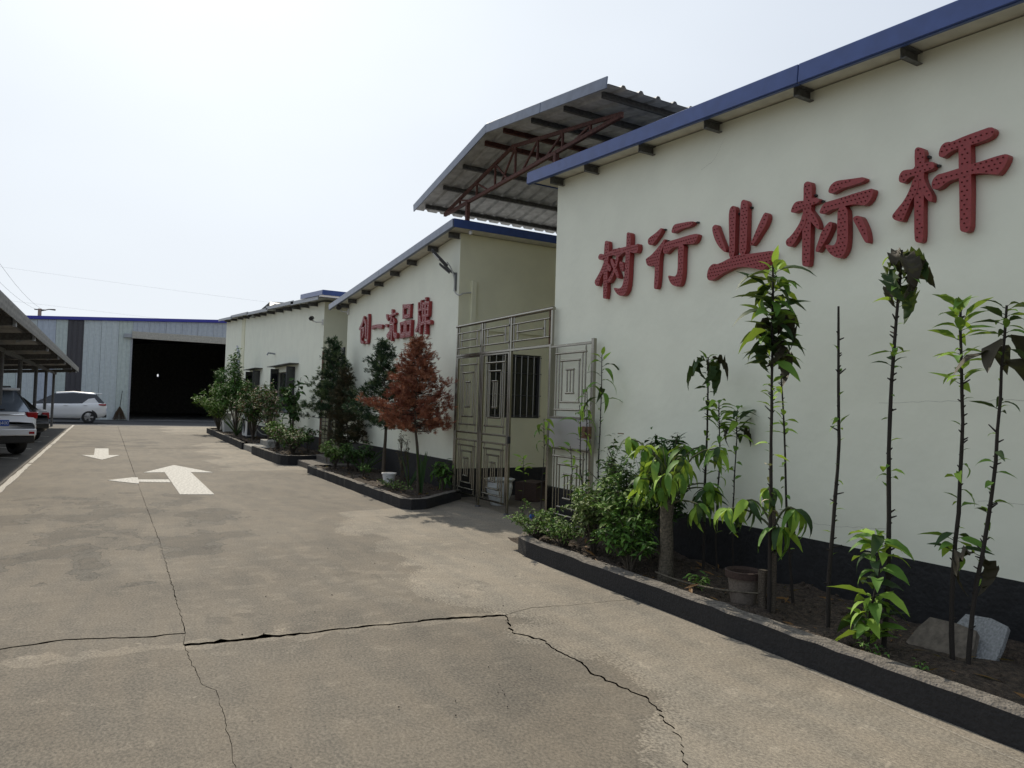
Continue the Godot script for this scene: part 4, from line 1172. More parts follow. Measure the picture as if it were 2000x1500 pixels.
# ---------------------------------------------------------------- lettering on the walls
func glyph(key: String, label: String, grp: String, pale: bool) -> void:
	var strokes: Array = GLYPHS[key]
	var lo := Vector2(1e9, 1e9)
	var hi := -lo
	var polys := []
	for s in strokes:
		var p := PackedVector2Array()
		for i in range(0, s.size(), 2):
			p.append(Vector2(s[i], s[i + 1]))
			lo = lo.min(p[-1])
			hi = hi.max(p[-1])
		polys.append(chaikin(p, 1) if p.size() > 4 else p)
	var base := Vector3(5.0, lo.y, (lo.x + hi.x) * 0.5)
	var t := thing("wall_character", label, "sign letter", base, grp)
	var st := S()
	var f := func(q: Vector2, d: float) -> Vector3: return Vector3(d, q.y, q.x) - base
	for i in polys.size():
		extrude(st, polys[i], f, 4.94 - 0.0012 * i, 4.992, Vector3.LEFT)
	obj("letter_body", st, M.letter_red, t)
	# rows of small diode lamps in the face, the pale ones with painted glints
	st = S()
	var step := 0.034
	for i in polys.size():
		var ins := Geometry2D.offset_polygon(polys[i], -0.011)
		for reg in ins:
			var y: float = lo.y + 0.012
			var row := 0
			while y < hi.y:
				var z: float = lo.x + (step * 0.5 if row % 2 else 0.0)
				while z < hi.x:
					var q := Vector2(z, y)
					if Geometry2D.is_point_in_polygon(q, reg):
						var dup := false
						for j in range(i + 1, polys.size()):
							if Geometry2D.is_point_in_polygon(q, polys[j]):
								dup = true
								break
						if not dup:
							var c := Vector3(4.94 - 0.0012 * i, q.y, q.x) - base
							var r := 0.0105 if pale else 0.0062
							var tip := c + Vector3(-0.009, 0, 0)
							for k in 6:
								var a0 := TAU * k / 6
								var a1 := TAU * (k + 1) / 6
								var p0 := c + Vector3(0.001, sin(a0) * r, cos(a0) * r)
								var p1 := c + Vector3(0.001, sin(a1) * r, cos(a1) * r)
								var m0 := c + Vector3(-0.006, sin(a0) * r * 0.75, cos(a0) * r * 0.75)
								var m1 := c + Vector3(-0.006, sin(a1) * r * 0.75, cos(a1) * r * 0.75)
								quad(st, p0, p1, m1, m0, m0 - c)
								tri(st, m0, m1, tip, Vector3.LEFT)
					z += step
				y += step * 0.92
				row += 1
	var l := obj("diode_lamps", st, M.lamp_pale_glint if pale else M.lamp_dark, t)
	stuff(l)
	# a few fixing clips round the edge
	for i in mini(3, polys.size()):
		var p: PackedVector2Array = polys[i]
		st = S()
		var q := p[0]
		for v in p:
			if v.x > q.x:
				q = v
		box(st, f.call(q, 4.97) + Vector3(0, -0.008, -0.004), f.call(q, 4.999) + Vector3(0, 0.008, 0.016))
		obj("fixing_clip", st, M.black_plastic, t)

func lettering() -> void:
	var g1 := "large red characters on the near workshop wall"
	glyph("shu", "large red character 树, first of five on the near wall, beside the passage", g1, false)
	glyph("xing", "large red character 行, second of five on the near wall", g1, false)
	glyph("ye", "large red character 业, middle of five on the near wall", g1, false)
	glyph("biao", "large red character 标, fourth of five on the near wall", g1, false)
	glyph("gan", "large red character 杆, last of five on the near wall", g1, false)
	var g2 := "small red characters on the middle workshop wall"
	glyph("chuang", "glint striped red character 创, first of five on the middle workshop", g2, true)
	glyph("yi", "glint striped red character 一, a single bar on the middle workshop", g2, true)
	glyph("liu", "glint striped red character 流, third of five on the middle workshop", g2, true)
	glyph("pin", "glint striped red character 品, three boxes, on the middle workshop", g2, true)
	glyph("pai", "glint striped red character 牌, last of five on the middle workshop", g2, true)

# ---------------------------------------------------------------- gates
func rod(parent: Node3D, a: Vector3, b: Vector3, r := 0.0135, called := "bar", m: Material = null) -> void:
	var st := S()
	tube(st, [a, b], [r, r], 8)
	obj(called, st, m if m else M.steel, parent)

func post(parent: Node3D, a: Vector3, b: Vector3, w := 0.038, called := "frame_post", m: Material = null) -> void:
	var st := S()
	beam(st, a, b, w, w, Vector3.UP, 0.004)
	obj(called, st, m if m else M.steel, parent)

func nested(parent: Node3D, x: float, z0: float, z1: float, y0: float, y1: float, solid_mid := false) -> void:
	# nested rectangles of round bar, as in the gate's panels
	var w := z1 - z0
	var h := y1 - y0
	for k in 3:
		var a: float = z0 + w * [0.13, 0.28, 0.42][k]
		var b: float = z1 - w * [0.13, 0.28, 0.42][k]
		var lo: float = y0 + h * [0.09, 0.20, 0.33][k]
		var hi: float = y1 - h * [0.09, 0.20, 0.33][k]
		var dx := 0.002 * k
		rod(parent, Vector3(x - dx, hi, a - 0.02), Vector3(x - dx, hi, b + 0.02))
		rod(parent, Vector3(x - dx, lo, a - 0.02), Vector3(x - dx, lo, b + 0.02))
		for zz in [a, b]:
			rod(parent, Vector3(x + 0.003, (y0 if k == 0 else lo), zz), Vector3(x + 0.003, (y1 if k == 0 else hi), zz), 0.010)
	rod(parent, Vector3(x + 0.003, y0 + h * 0.33, (z0 + z1) * 0.5), Vector3(x + 0.003, y1 - h * 0.33, (z0 + z1) * 0.5), 0.009)
	for q in [0.205, 0.795]:
		rod(parent, Vector3(x + 0.005, y0 + h * 0.09, z0 + w * q), Vector3(x + 0.005, y1 - h * 0.09, z0 + w * q), 0.009)

func gates() -> void:
	var x := 4.93
	var zz := [-10.58, -9.685, -8.79, -7.73]
	var g := thing("passage_gate", "stainless steel gate with fretwork top rail closing half the passage", "gate", Vector3.ZERO)
	# top rail and transom
	var st := S()
	tube(st, [Vector3(x, 2.79, zz[0] - 0.03), Vector3(x, 2.79, zz[3] + 0.03)], [0.026, 0.026], 12)
	obj("top_rail", st, M.steel, g)
	post(g, Vector3(x, 2.315, zz[0]), Vector3(x, 2.315, zz[3]), 0.035, "transom_rail")
	for i in 4:
		post(g, Vector3(x + 0.002, 2.30 if i == 3 else 0.0 if i else 0.0, zz[i]), Vector3(x + 0.002, 2.78, zz[i]), 0.036, "frame_post")
	post(g, Vector3(x + 0.012, 0.0, zz[3] + 0.02), Vector3(x + 0.012, 2.29, zz[3] + 0.02), 0.045, "frame_post")
	for i in 3:
		var a: float = zz[i] + 0.045
		var b: float = zz[i + 1] - 0.045
		var tp := Node3D.new()
		tp.name = "transom_panel"
		g.add_child(tp, true)
		rod(tp, Vector3(x, 2.33, a + 0.02), Vector3(x, 2.77, a + 0.02))
		rod(tp, Vector3(x, 2.33, b - 0.02), Vector3(x, 2.77, b - 0.02), 0.0115, "bar", M.rust_steel if i == 2 else null)
		rod(tp, Vector3(x - 0.01, 2.67, a), Vector3(x - 0.01, 2.67, b))
		rod(tp, Vector3(x - 0.01, 2.43, a), Vector3(x - 0.01, 2.43, b))
		rod(tp, Vector3(x - 0.005, 2.43, a + 0.13), Vector3(x - 0.005, 2.67, a + 0.13))
		rod(tp, Vector3(x - 0.005, 2.43, b - 0.13), Vector3(x - 0.005, 2.67, b - 0.13))
		rod(tp, Vector3(x - 0.012, 2.55, a + 0.11), Vector3(x - 0.012, 2.55, b - 0.15))
	for i in 2:
		var lf := Node3D.new()
		lf.name = "gate_leaf"
		g.add_child(lf, true)
		var a: float = zz[i] + 0.045
		var b: float = zz[i + 1] - 0.045
		for q in [a, b]:
			post(lf, Vector3(x, 0.13, q), Vector3(x, 2.29, q), 0.034, "stile")
		for y in [0.14, 0.98, 1.10, 2.28]:
			post(lf, Vector3(x, y, a + 0.017), Vector3(x, y, b - 0.017), 0.028, "rail")
		nested(lf, x - 0.004, a + 0.02, b - 0.02, 1.12, 2.26)
		nested(lf, x - 0.004, a + 0.02, b - 0.02, 0.155, 0.965)
	for q in [zz[1], zz[2]]:
		st = S()
		lathe(st, [Vector2(0.0, 0.02), Vector2(0.03, 0.018), Vector2(0.05, 0.0)], Transform3D(Basis.IDENTITY, Vector3(x + 0.002, 0.004, q)), 12)
		obj("foot", st, M.dark_grey, g)
	st = S()
	box(st, Vector3(x - 0.04, 1.0, zz[2] + 0.02), Vector3(x, 1.10, zz[2] + 0.06), Transform3D.IDENTITY, 0.004)
	obj("latch", st, M.black_plastic, g)
	# the leaf that stands open against the near wall
	var o := thing("open_gate_leaf", "stainless gate leaf swung open against the near wall behind saplings", "gate", Vector3(4.90, 0.0, -7.25))
	var a0 := -0.45
	var b0 := 0.46
	post(o, Vector3(0, 0.10, a0), Vector3(0, 2.33, a0), 0.04, "stile")
	post(o, Vector3(0.01, 0.0, b0), Vector3(0.01, 2.34, b0), 0.048, "stile")
	for y in [0.11, 1.02, 1.40, 2.29]:
		post(o, Vector3(0, y, a0 + 0.02), Vector3(0, y, b0 - 0.03), 0.03, "rail")
	nested(o, -0.004, a0 + 0.03, b0 - 0.03, 1.42, 2.27)
	nested(o, -0.004, a0 + 0.03, b0 - 0.03, 0.13, 1.00)
	st = S()
	box(st, Vector3(-0.012, 1.037, a0 + 0.022), Vector3(0.0, 1.383, b0 - 0.032), Transform3D.IDENTITY, 0.002)
	obj("plate", st, M.steel_sheet, o)
	st = S()
	box(st, Vector3(-0.05, 1.17, b0 - 0.13), Vector3(-0.013, 1.31, b0 + 0.03), Transform3D.IDENTITY, 0.004)
	box(st, Vector3(-0.065, 1.20, b0 - 0.07), Vector3(-0.05, 1.28, b0 - 0.03), Transform3D.IDENTITY, 0.004)
	obj("lock_box", st, M.rust_steel, o)
	# side passage gate beyond the middle workshop
	var s := thing("side_gate", "narrow steel gate in the gap behind the darkest conifer", "gate", Vector3.ZERO)
	var sx := 4.98
	for q in [-19.14, -18.15, -17.20]:
		post(s, Vector3(sx, 0.24, q), Vector3(sx, 2.86, q), 0.05, "frame_post", M.rust_steel if q < -19 else M.dark_grey)
	for y in [0.32, 1.1, 1.3, 2.3, 2.83]:
		post(s, Vector3(sx, y, -19.1), Vector3(sx, y, -17.24), 0.035, "rail")
	for k in 6:
		var q := -19.0 + k * 0.33
		rod(s, Vector3(sx, 0.32, q), Vector3(sx, 2.83, q), 0.012)
	for k in 6:
		rod(s, Vector3(sx - 0.02, 0.45 + k * 0.11, -19.1), Vector3(sx - 0.02, 0.45 + k * 0.11, -17.24), 0.012)
		rod(s, Vector3(sx - 0.02, 1.45 + k * 0.13, -19.1), Vector3(sx - 0.02, 1.45 + k * 0.13, -17.24), 0.012)

# ---------------------------------------------------------------- planters, steps
func kerb(parent: Node3D, line: Array, w: float, h: float, inward: float) -> void:
	# line: x,z pairs of the outer foot; inward +1 offsets to the left of travel
	var o := []
	for i in range(0, line.size(), 2):
		o.append(Vector2(line[i], line[i + 1]))
	# densify so the edge can be uneven
	var d := []
	for i in o.size() - 1:
		var n := maxi(1, int(o[i].distance_to(o[i + 1]) / 0.14))
		for k in n:
			d.append(o[i].lerp(o[i + 1], float(k) / n))
	d.append(o[-1])
	var st := S()
	var tp := S()
	var prev := []
	for i in d.size():
		var t: Vector2 = (d[mini(i + 1, d.size() - 1)] - d[maxi(i - 1, 0)]).normalized()
		var nrm := Vector2(-t.y, t.x) * inward
		var yy := h + rnd(-0.006, 0.006)
		var wob := rnd(-0.006, 0.006)
		var a: Vector2 = d[i] + nrm * wob
		var b: Vector2 = d[i] + nrm * (w + rnd(-0.008, 0.008))
		var cur := [Vector3(a.x, -0.06, a.y), Vector3(a.x, yy - 0.012, a.y), Vector3(a.x + nrm.x * 0.012, yy, a.y + nrm.y * 0.012), Vector3(b.x, yy - 0.002, b.y), Vector3(b.x, -0.06, b.y)]
		if prev:
			var out := Vector3(-nrm.x, 0, -nrm.y)
			quad(st, prev[0], cur[0], cur[1], prev[1], out)
			quad(st, prev[3], cur[3], cur[4], prev[4], -out)
			quad(tp, prev[1], cur[1], cur[2], prev[2], Vector3.UP)
			quad(tp, prev[2], cur[2], cur[3], prev[3], Vector3.UP)
		if i == 0 or i == d.size() - 1:
			quad(st, cur[0], cur[1], cur[3], cur[4])
		prev = cur
	obj("kerb_side", st, M.kerb_paint, parent)
	obj("kerb_top", tp, M.kerb_cement, parent)

func soil(parent: Node3D, x0: float, x1: float, z0: float, z1: float, y: float, sd: int) -> void:
	var n := FastNoiseLite.new()
	n.seed = sd
	n.frequency = 1.9
	n.fractal_octaves = 5
	var nx := int((x1 - x0) / 0.06) + 1
	var nz := int((z1 - z0) / 0.08) + 1
	var st := S()
	st.set_smooth_group(0)
	var P := func(i: int, j: int) -> Vector3:
		var x := lerpf(x0, x1, float(i) / nx)
		var z := lerpf(z0, z1, float(j) / nz)
		return Vector3(x, y + n.get_noise_2d(x, z) * 0.07, z)
	for i in nx:
		for j in nz:
			for q in [[i, j], [i + 1, j], [i + 1, j + 1], [i, j], [i + 1, j + 1], [i, j + 1]]:
				st.add_vertex(P.call(q[0], q[1]))
	st.generate_normals()
	obj("soil", st, M.soil, parent)
	# clods and litter
	st = S()
	for k in int((x1 - x0) * (z1 - z0) * 26):
		var c := Vector3(rnd(x0 + 0.05, x1), 0, rnd(z0, z1))
		c.y = y + n.get_noise_2d(c.x, c.z) * 0.07
		var r := rnd(0.008, 0.028)
		var t := Transform3D(Basis.from_euler(Vector3(rnd(0, 6), rnd(0, 6), rnd(0, 6))), c)
		box(st, Vector3(-r, -r * 0.7, -r * 0.8), Vector3(r, r * 0.7, r * 0.8), t, r * 0.5)
	stuff(obj("clods", st, M.soil, parent))
	st = S()
	for k in int((x1 - x0) * (z1 - z0) * 22):
		var c := Vector3(rnd(x0 + 0.05, x1), 0, rnd(z0, z1))
		c.y = y + n.get_noise_2d(c.x, c.z) * 0.07 + 0.008
		var t := Transform3D(Basis.from_euler(Vector3(rnd(-0.5, 0.5), rnd(0, 6), rnd(-0.5, 0.5))), c)
		var l := rnd(0.03, 0.07)
		tri(st, t * Vector3(0, 0, 0), t * Vector3(l, 0.006, l * 0.22), t * Vector3(l * 2, 0, 0), Vector3.UP)
		tri(st, t * Vector3(0, 0, 0), t * Vector3(l, 0.004, -l * 0.22), t * Vector3(l * 2, 0, 0), Vector3.UP)
	stuff(obj("leaf_litter", st, M.leaf_brown, parent))

func planters() -> void:
	var p := thing("planter", "long black kerbed planter under the large red characters", "planter")
	kerb(p, [3.69, 5.8, 3.69, 1.6, 3.71, -1.7, 3.722, -4.1, 3.74, -6.25, 3.80, -6.50, 3.95, -6.68, 4.25, -6.78, 4.98, -6.84], 0.13, 0.17, 1.0)
	soil(p, 3.80, 5.0, -6.74, 5.7, 0.115, 3)
	p = thing("planter", "kerbed planter under the conifers before the middle workshop", "planter")
	kerb(p, [4.98, -10.62, 4.02, -9.74, 3.90, -9.72, 3.86, -9.84, 3.865, -12.4, 3.865, -15.30, 3.95, -15.46, 4.3, -15.55], 0.12, 0.155, -1.0)
	soil(p, 3.95, 5.0, -15.45, -10.5, 0.11, 4)
	soil(p, 3.95, 4.35, -10.5, -9.95, 0.10, 8)
	p = thing("planter", "short kerbed planter with a leafy pink bush beside the steps", "planter")
	kerb(p, [4.9, -17.36, 3.80, -17.36, 3.715, -17.45, 3.70, -19.0, 3.70, -21.15], 0.11, 0.225, -1.0)
	soil(p, 3.80, 5.0, -21.15, -17.42, 0.17, 5)
	p = thing("planter", "far kerbed planter beside the warehouse yard", "planter")
	kerb(p, [3.74, -23.05, 3.86, -28.5, 4.0, -34.2, 4.10, -34.45, 4.95, -34.6], 0.11, 0.21, -1.0)
	soil(p, 3.95, 5.0, -34.5, -23.1, 0.16, 6)
	# concrete steps
	var s := thing("concrete_step", "low pale concrete step between the two far planters", "step")
	var st := S()
	box(st, Vector3(3.68, -0.06, -23.03), Vector3(4.45, 0.17, -21.18), Transform3D.IDENTITY, 0.015)
	obj("tread", st, M.step_cement, s)
	st = S()
	box(st, Vector3(4.10, 0.10, -22.7), Vector3(4.98, 0.33, -21.5), Transform3D.IDENTITY, 0.015)
	obj("tread", st, M.step_cement, s)
	s = thing("concrete_step", "grey concrete steps up to the narrow side gate", "step")
	st = S()
	box(st, Vector3(3.98, -0.06, -17.30), Vector3(4.99, 0.13, -15.60), Transform3D.IDENTITY, 0.015)
	obj("tread", st, M.kerb_cement, s)
	st = S()
	box(st, Vector3(4.42, 0.0, -17.31), Vector3(4.985, 0.25, -16.1), Transform3D.IDENTITY, 0.015)
	obj("tread", st, M.kerb_cement, s)

# ---------------------------------------------------------------- small things
func small_things() -> void:
	var st := S()
	# wall lamp
	var w := thing("wall_lamp", "dark solar street lamp on a bracket at the middle workshop corner", "lamp", Vector3(4.97, 3.42, -10.87))
	var o := Vector3(4.97, 3.42, -10.87)
	beam(st, Vector3(0.015, 0, 0), Vector3(0.015, 0.31, 0), 0.06, 0.03, Vector3.RIGHT, 0.004)
	obj("bracket", st, M.lamp_grey, w)
	st = S()
	tube(st, [Vector3(0, 0.29, 0), Vector3(-0.08, 0.33, -0.01), Vector3(-0.18, 0.43, -0.04)], [0.02, 0.02, 0.02], 8)
	obj("arm", st, M.lamp_grey, w)
	st = S()
	beam(st, Vector3(-0.07, 0.31, -0.06), Vector3(-0.22, 0.45, -0.14), 0.13, 0.03, Vector3.UP, 0.006)
	obj("battery_box", st, M.dark_grey, w)
	st = S()
	beam(st, Vector3(-0.13, 0.40, -0.02), Vector3(-0.38, 0.66, -0.12), 0.15, 0.035, Vector3.UP, 0.010)
	obj("lamp_head", st, M.dark_grey, w)
	st = S()
	beam(st, Vector3(-0.262, 0.50, -0.075), Vector3(-0.358, 0.60, -0.113), 0.10, 0.014, Vector3.UP, 0.004)
	obj("lens", st, M.lens, w)
	st = S()
	tube(st, bez(Vector3(-0.16, 0.46, 0.03), Vector3(-0.02, 0.28, 0.10), Vector3(-0.03, 0.02, 0.06), 8) + bez(Vector3(-0.03, 0.0, 0.06), Vector3(-0.02, -0.14, 0.18), Vector3(0.06, -0.06, 0.22), 6).slice(1) + [Vector3(0.24, -0.02, 0.15)], [0.011, 0.011, 0.011, 0.011, 0.011, 0.011, 0.011, 0.011, 0.011, 0.011, 0.011, 0.011, 0.011, 0.011, 0.011, 0.011], 6)
	obj("cable", st, M.cable, w)
	# round eave bulb
	var bl := thing("eave_bulb", "small round white bulb under the blue eave corner", "lamp", Vector3(5.06, 4.34, -10.50))
	st = S()
	lathe(st, [Vector2(0, -0.035), Vector2(0.025, -0.028), Vector2(0.036, 0.0), Vector2(0.028, 0.028), Vector2(0.014, 0.045), Vector2(0.014, 0.09), Vector2(0, 0.09)], Transform3D.IDENTITY, 14)
	obj("globe", st, M.white_plastic, bl)
	# cameras
	for c in [[Vector3(4.99, 3.70, -17.0), Vector3(4.80, 3.80, -17.12), "small dome security camera at the far corner of the middle workshop"], [Vector3(4.99, 3.66, -19.35), Vector3(4.74, 3.76, -19.55), "small security camera on a bracket at the far workshop corner"]]:
		var t := thing("security_camera", c[2], "camera", c[0], "security cameras")
		st = S()
		box(st, Vector3(-0.02, -0.07, -0.05), Vector3(0.012, 0.07, 0.05), Transform3D.IDENTITY, 0.004)
		obj("mount", st, M.off_white, t)
		st = S()
		tube(st, [Vector3(-0.01, 0, 0), (c[1] - c[0]) * 0.6 + Vector3(0, -0.06, 0), c[1] - c[0] + Vector3(0, -0.05, 0)], [0.016, 0.016, 0.016], 8)
		obj("bracket", st, M.off_white, t)
		st = S()
		var h: Vector3 = c[1] - c[0]
		tube(st, [h + Vector3(0.03, 0.02, -0.05), h + Vector3(-0.02, 0.0, 0.03), h + Vector3(-0.05, -0.02, 0.09)], [0.05, 0.062, 0.055], 12)
		obj("camera_body", st, M.black_plastic, t)
	# flexible duct on the far wall
	var fd := thing("flexible_duct", "curved grey flexible duct rising from the bush on the far wall", "duct", Vector3(4.93, 1.9, -34.0))
	st = S()
	var fp := bez(Vector3(0, 0, 0.8), Vector3(-0.04, 1.6, 1.5), Vector3(0.08, 2.0, -0.1), 14)
	var fr := []
	for i in 15:
		fr.append(0.055 if i % 2 else 0.048)
	tube(st, fp, fr, 8)
	obj("duct", st, M.galvanised, fd)
	# wall spout
	var sp := thing("wall_spout", "short grey drain spout high on the far workshop wall", "pipe", Vector3(4.99, 3.12, -25.6))
	st = S()
	tube(st, [Vector3(0.02, 0, 0), Vector3(-0.22, 0.02, 0), Vector3(-0.26, -0.06, 0.0)], [0.03, 0.03, 0.028], 10)
	obj("pipe", st, M.galvanised, sp)
	# outdoor units and pots by the far planter
	var ac := thing("outdoor_unit", "white air conditioner outdoor unit standing in the far planter", "air conditioner", Vector3(4.42, 0.18, -26.6))
	st = S()
	box(st, Vector3(-0.17, 0.05, -0.45), Vector3(0.17, 0.80, 0.45), Transform3D.IDENTITY, 0.02)
	obj("casing", st, M.white_plastic, ac)
	st = S()
	for k in 9:
		lathe(st, [Vector2(0.03 + k * 0.032, 0.0), Vector2(0.036 + k * 0.032, 0.008), Vector2(0.042 + k * 0.032, 0.0)], Transform3D(Basis(Vector3.BACK, PI / 2), Vector3(-0.171, 0.43, -0.08)), 20)
	obj("fan_grille", st, M.dark_grey, ac)
	st = S()
	box(st, Vector3(-0.14, 0.10, 0.4505), Vector3(-0.02, 0.75, 0.456))
	obj("coil_panel", st, M.dark_grey, ac)
	for q in [-0.35, 0.35]:
		st = S()
		box(st, Vector3(-0.15, -0.02, q - 0.03), Vector3(0.15, 0.05, q + 0.03))
		obj("foot", st, M.dark_grey, ac)
	st = S()
	tube(st, bez(Vector3(0.17, 0.35, 0.3), Vector3(0.30, 0.0, 0.9), Vector3(0.55, 0.22, 1.2), 8), [0.02, 0.02, 0.02, 0.02, 0.02, 0.02, 0.02, 0.02, 0.02], 6)
	obj("hose", st, M.cable, ac)
	for c in [[Vector3(4.55, 0.17, -33.4), 0.21, 0.72, "tall square white plant pot at the far end of the planter"], [Vector3(4.45, 0.17, -31.4), 0.28, 0.48, "low square white plant pot beside the tall one"]]:
		var t := thing("plant_pot", c[3], "pot", c[0], "square white pots")
		st = S()
		var r: float = c[1]
		var hh: float = c[2]
		for k in 4:
			var t4 := Transform3D(Basis(Vector3.UP, k * PI / 2), Vector3.ZERO)
			quad(st, t4 * Vector3(-r * 0.86, 0, r * 0.86), t4 * Vector3(r * 0.86, 0, r * 0.86), t4 * Vector3(r, hh, r), t4 * Vector3(-r, hh, r), t4 * Vector3.BACK)
			quad(st, t4 * Vector3(-r, hh, r), t4 * Vector3(r, hh, r), t4 * Vector3(r * 0.85, hh, r * 0.85), t4 * Vector3(-r * 0.85, hh, r * 0.85), Vector3.UP)
			quad(st, t4 * Vector3(-r * 0.85, hh, r * 0.85), t4 * Vector3(r * 0.85, hh, r * 0.85), t4 * Vector3(r * 0.8, hh * 0.85, r * 0.8), t4 * Vector3(-r * 0.8, hh * 0.85, r * 0.8), t4 * Vector3.FORWARD)
		obj("pot", st, M.off_white, t)
		st = S()
		box(st, Vector3(-r * 0.8, hh * 0.7, -r * 0.8), Vector3(r * 0.8, hh * 0.86, r * 0.8))
		obj("soil", st, M.soil, t)
	# urn behind the gate
	var u := thing("urn", "white glazed urn with dark brush marks behind the gate", "urn", Vector3(5.33, 0.005, -9.75))
	st = S()
	lathe(st, [Vector2(0, 0), Vector2(0.125, 0), Vector2(0.135, 0.03), Vector2(0.19, 0.18), Vector2(0.205, 0.28), Vector2(0.195, 0.35), Vector2(0.235, 0.385), Vector2(0.24, 0.40), Vector2(0.20, 0.40), Vector2(0.18, 0.34), Vector2(0.17, 0.2), Vector2(0, 0.2)], Transform3D.IDENTITY, 28)
	obj("body", st, M.urn, u)
	st = S()
	for k in 5:
		var an := PI * 0.62 + k * 0.09
		var q := Vector3(cos(an) * 0.2045, 0.25 + 0.02 * (k % 2), sin(an) * 0.2045)
		var nn := Vector3(cos(an), 0.1, sin(an))
		var sd := Vector3.UP.cross(nn).normalized()
		quad(st, q - sd * 0.010 - Vector3(0, 0.02, 0), q + sd * 0.006 - Vector3(0, 0.014, 0), q + sd * 0.010 + Vector3(0, 0.02, 0), q - sd * 0.004 + Vector3(0, 0.016, 0), nn)
	obj("brush_mark", st, M.dark_grey, u)
	# carton
	var cb := thing("carton", "tilted brown carton on the passage floor behind the gate", "box", Vector3(6.15, 0.005, -10.1), "", 0.5)
	st = S()
	box(st, Vector3(-0.24, 0.0, -0.20), Vector3(0.24, 0.30, 0.20), Transform3D.IDENTITY, 0.006)
	obj("carton_body", st, M.cardboard, cb)
	st = S()
	quad(st, Vector3(-0.24, 0.302, 0.20), Vector3(0.24, 0.302, 0.20), Vector3(0.27, 0.36, 0.38), Vector3(-0.21, 0.36, 0.38), Vector3.UP)
	quad(st, Vector3(-0.24, 0.297, 0.20), Vector3(0.24, 0.297, 0.20), Vector3(0.27, 0.355, 0.38), Vector3(-0.21, 0.355, 0.38), Vector3.DOWN)
	obj("flap", st, M.cardboard, cb)
	# flower pot in the near planter
	var fpot := thing("flower_pot", "old clay flower pot with a dark rim in the near planter", "pot", Vector3(4.12, 0.10, -3.76))
	st = S()
	lathe(st, [Vector2(0, 0), Vector2(0.085, 0), Vector2(0.115, 0.215)], Transform3D.IDENTITY, 24)
	obj("body", st, M.old_pot, fpot)
	st = S()
	lathe(st, [Vector2(0.113, 0.213), Vector2(0.132, 0.214), Vector2(0.136, 0.262), Vector2(0.125, 0.266), Vector2(0.112, 0.245), Vector2(0.10, 0.15)], Transform3D.IDENTITY, 24)
	obj("rim", st, M.terracotta, fpot)
	st = S()
	lathe(st, [Vector2(0.112, 0.205), Vector2(0, 0.21)], Transform3D.IDENTITY, 16)
	obj("soil", st, M.soil, fpot)
	# thin bamboo rail lying along the kerb
	var bs := thing("bamboo_stick", "thin bent bamboo stick lying between trunk and clay pot", "stick", Vector3(3.98, 0.17, -4.1))
	st = S()
	tube(st, bez(Vector3(0.03, 0.01, -0.5), Vector3(-0.08, 0.01, 0.1), Vector3(0.10, 0.07, 0.52), 10), [0.008, 0.008, 0.008, 0.008, 0.008, 0.008, 0.008, 0.008, 0.008, 0.007, 0.006], 6)
	obj("cane", st, M.bark_pale, bs)
	# stones
	for c in [[Vector3(4.36, 0.10, -2.52), "brown stone slab leaning in the near planter", M.stone_brown, 0.36, 0.26, 0.05, 0.85, 7], [Vector3(4.47, 0.09, -2.40), "pale grey stone slab leaning beside the brown one", M.stone_grey, 0.30, 0.32, 0.035, 0.80, 8]]:
		var t := thing("stone_slab", c[1], "stone", c[0], "leaning stone slabs")
		var r := RandomNumberGenerator.new()
		r.seed = c[7]
		var pp := PackedVector2Array()
		for q in [Vector2(-0.5, 0), Vector2(-0.2, -0.02), Vector2(0.25, 0.0), Vector2(0.5, 0.03), Vector2(0.49, 0.5), Vector2(0.46, 0.95), Vector2(0.1, 1.0), Vector2(-0.35, 0.97), Vector2(-0.44, 0.6)]:
			pp.append(Vector2((q.x + r.randf_range(-0.03, 0.03)) * c[3], (q.y + r.randf_range(-0.02, 0.02)) * c[4]))
		st = S()
		var tilt := Basis(Vector3.BACK, -c[6])
		extrude(st, pp, func(q: Vector2, dd: float) -> Vector3: return tilt * Vector3(dd, q.y, q.x), 0.0, c[5], Vector3.LEFT)
		obj("stone", st, c[2], t)
	# white pot in the conifer bed
	var wp := thing("flower_pot", "small white plastic pot lying among the conifer trunks", "pot", Vector3(4.30, 0.12, -11.85))
	st = S()
	lathe(st, [Vector2(0, 0), Vector2(0.09, 0), Vector2(0.115, 0.17), Vector2(0.13, 0.175), Vector2(0.13, 0.195), Vector2(0.11, 0.195), Vector2(0.10, 0.1), Vector2(0, 0.1)], Transform3D.IDENTITY, 20)
	obj("pot", st, M.white_plastic, wp)
	# blue cap among the shrubs
	var bc := thing("bottle_cap", "small bright blue plastic cap in the shrub at the planter end", "litter", Vector3(4.02, 0.335, -6.62))
	st = S()
	lathe(st, [Vector2(0, 0.03), Vector2(0.022, 0.028), Vector2(0.026, 0.0), Vector2(0, 0)], Transform3D(Basis(Vector3.RIGHT, 0.7), Vector3.ZERO), 12)
	obj("cap", st, M.plate_blue, bc)
	# broom against the warehouse
	var bm := thing("broom", "straw broom standing against the pale warehouse wall", "broom", Vector3(0.72, 0.0, -50.75))
	st = S()
	tube(st, [Vector3(0.0, 0.75, 0.0), Vector3(0.10, 1.85, -0.12)], [0.02, 0.016], 7)
	obj("handle", st, M.bark_dark, bm)
	st = S()
	for k in 160:
		var an := rnd(0, TAU)
		var rr := sqrt(rng.randf())
		var p0 := Vector3(cos(an) * 0.03 * rr, 0.85, sin(an) * 0.03 * rr)
		var p1 := Vector3(cos(an) * 0.42 * rr, 0.02 + 0.08 * rng.randf(), sin(an) * 0.12 * rr + 0.04)
		tube(st, [p0, p0.lerp(p1, 0.5) + Vector3(0, 0.05, 0), p1], [0.006, 0.006, 0.004], 3, false)
	obj("bristles", st, M.straw, bm)
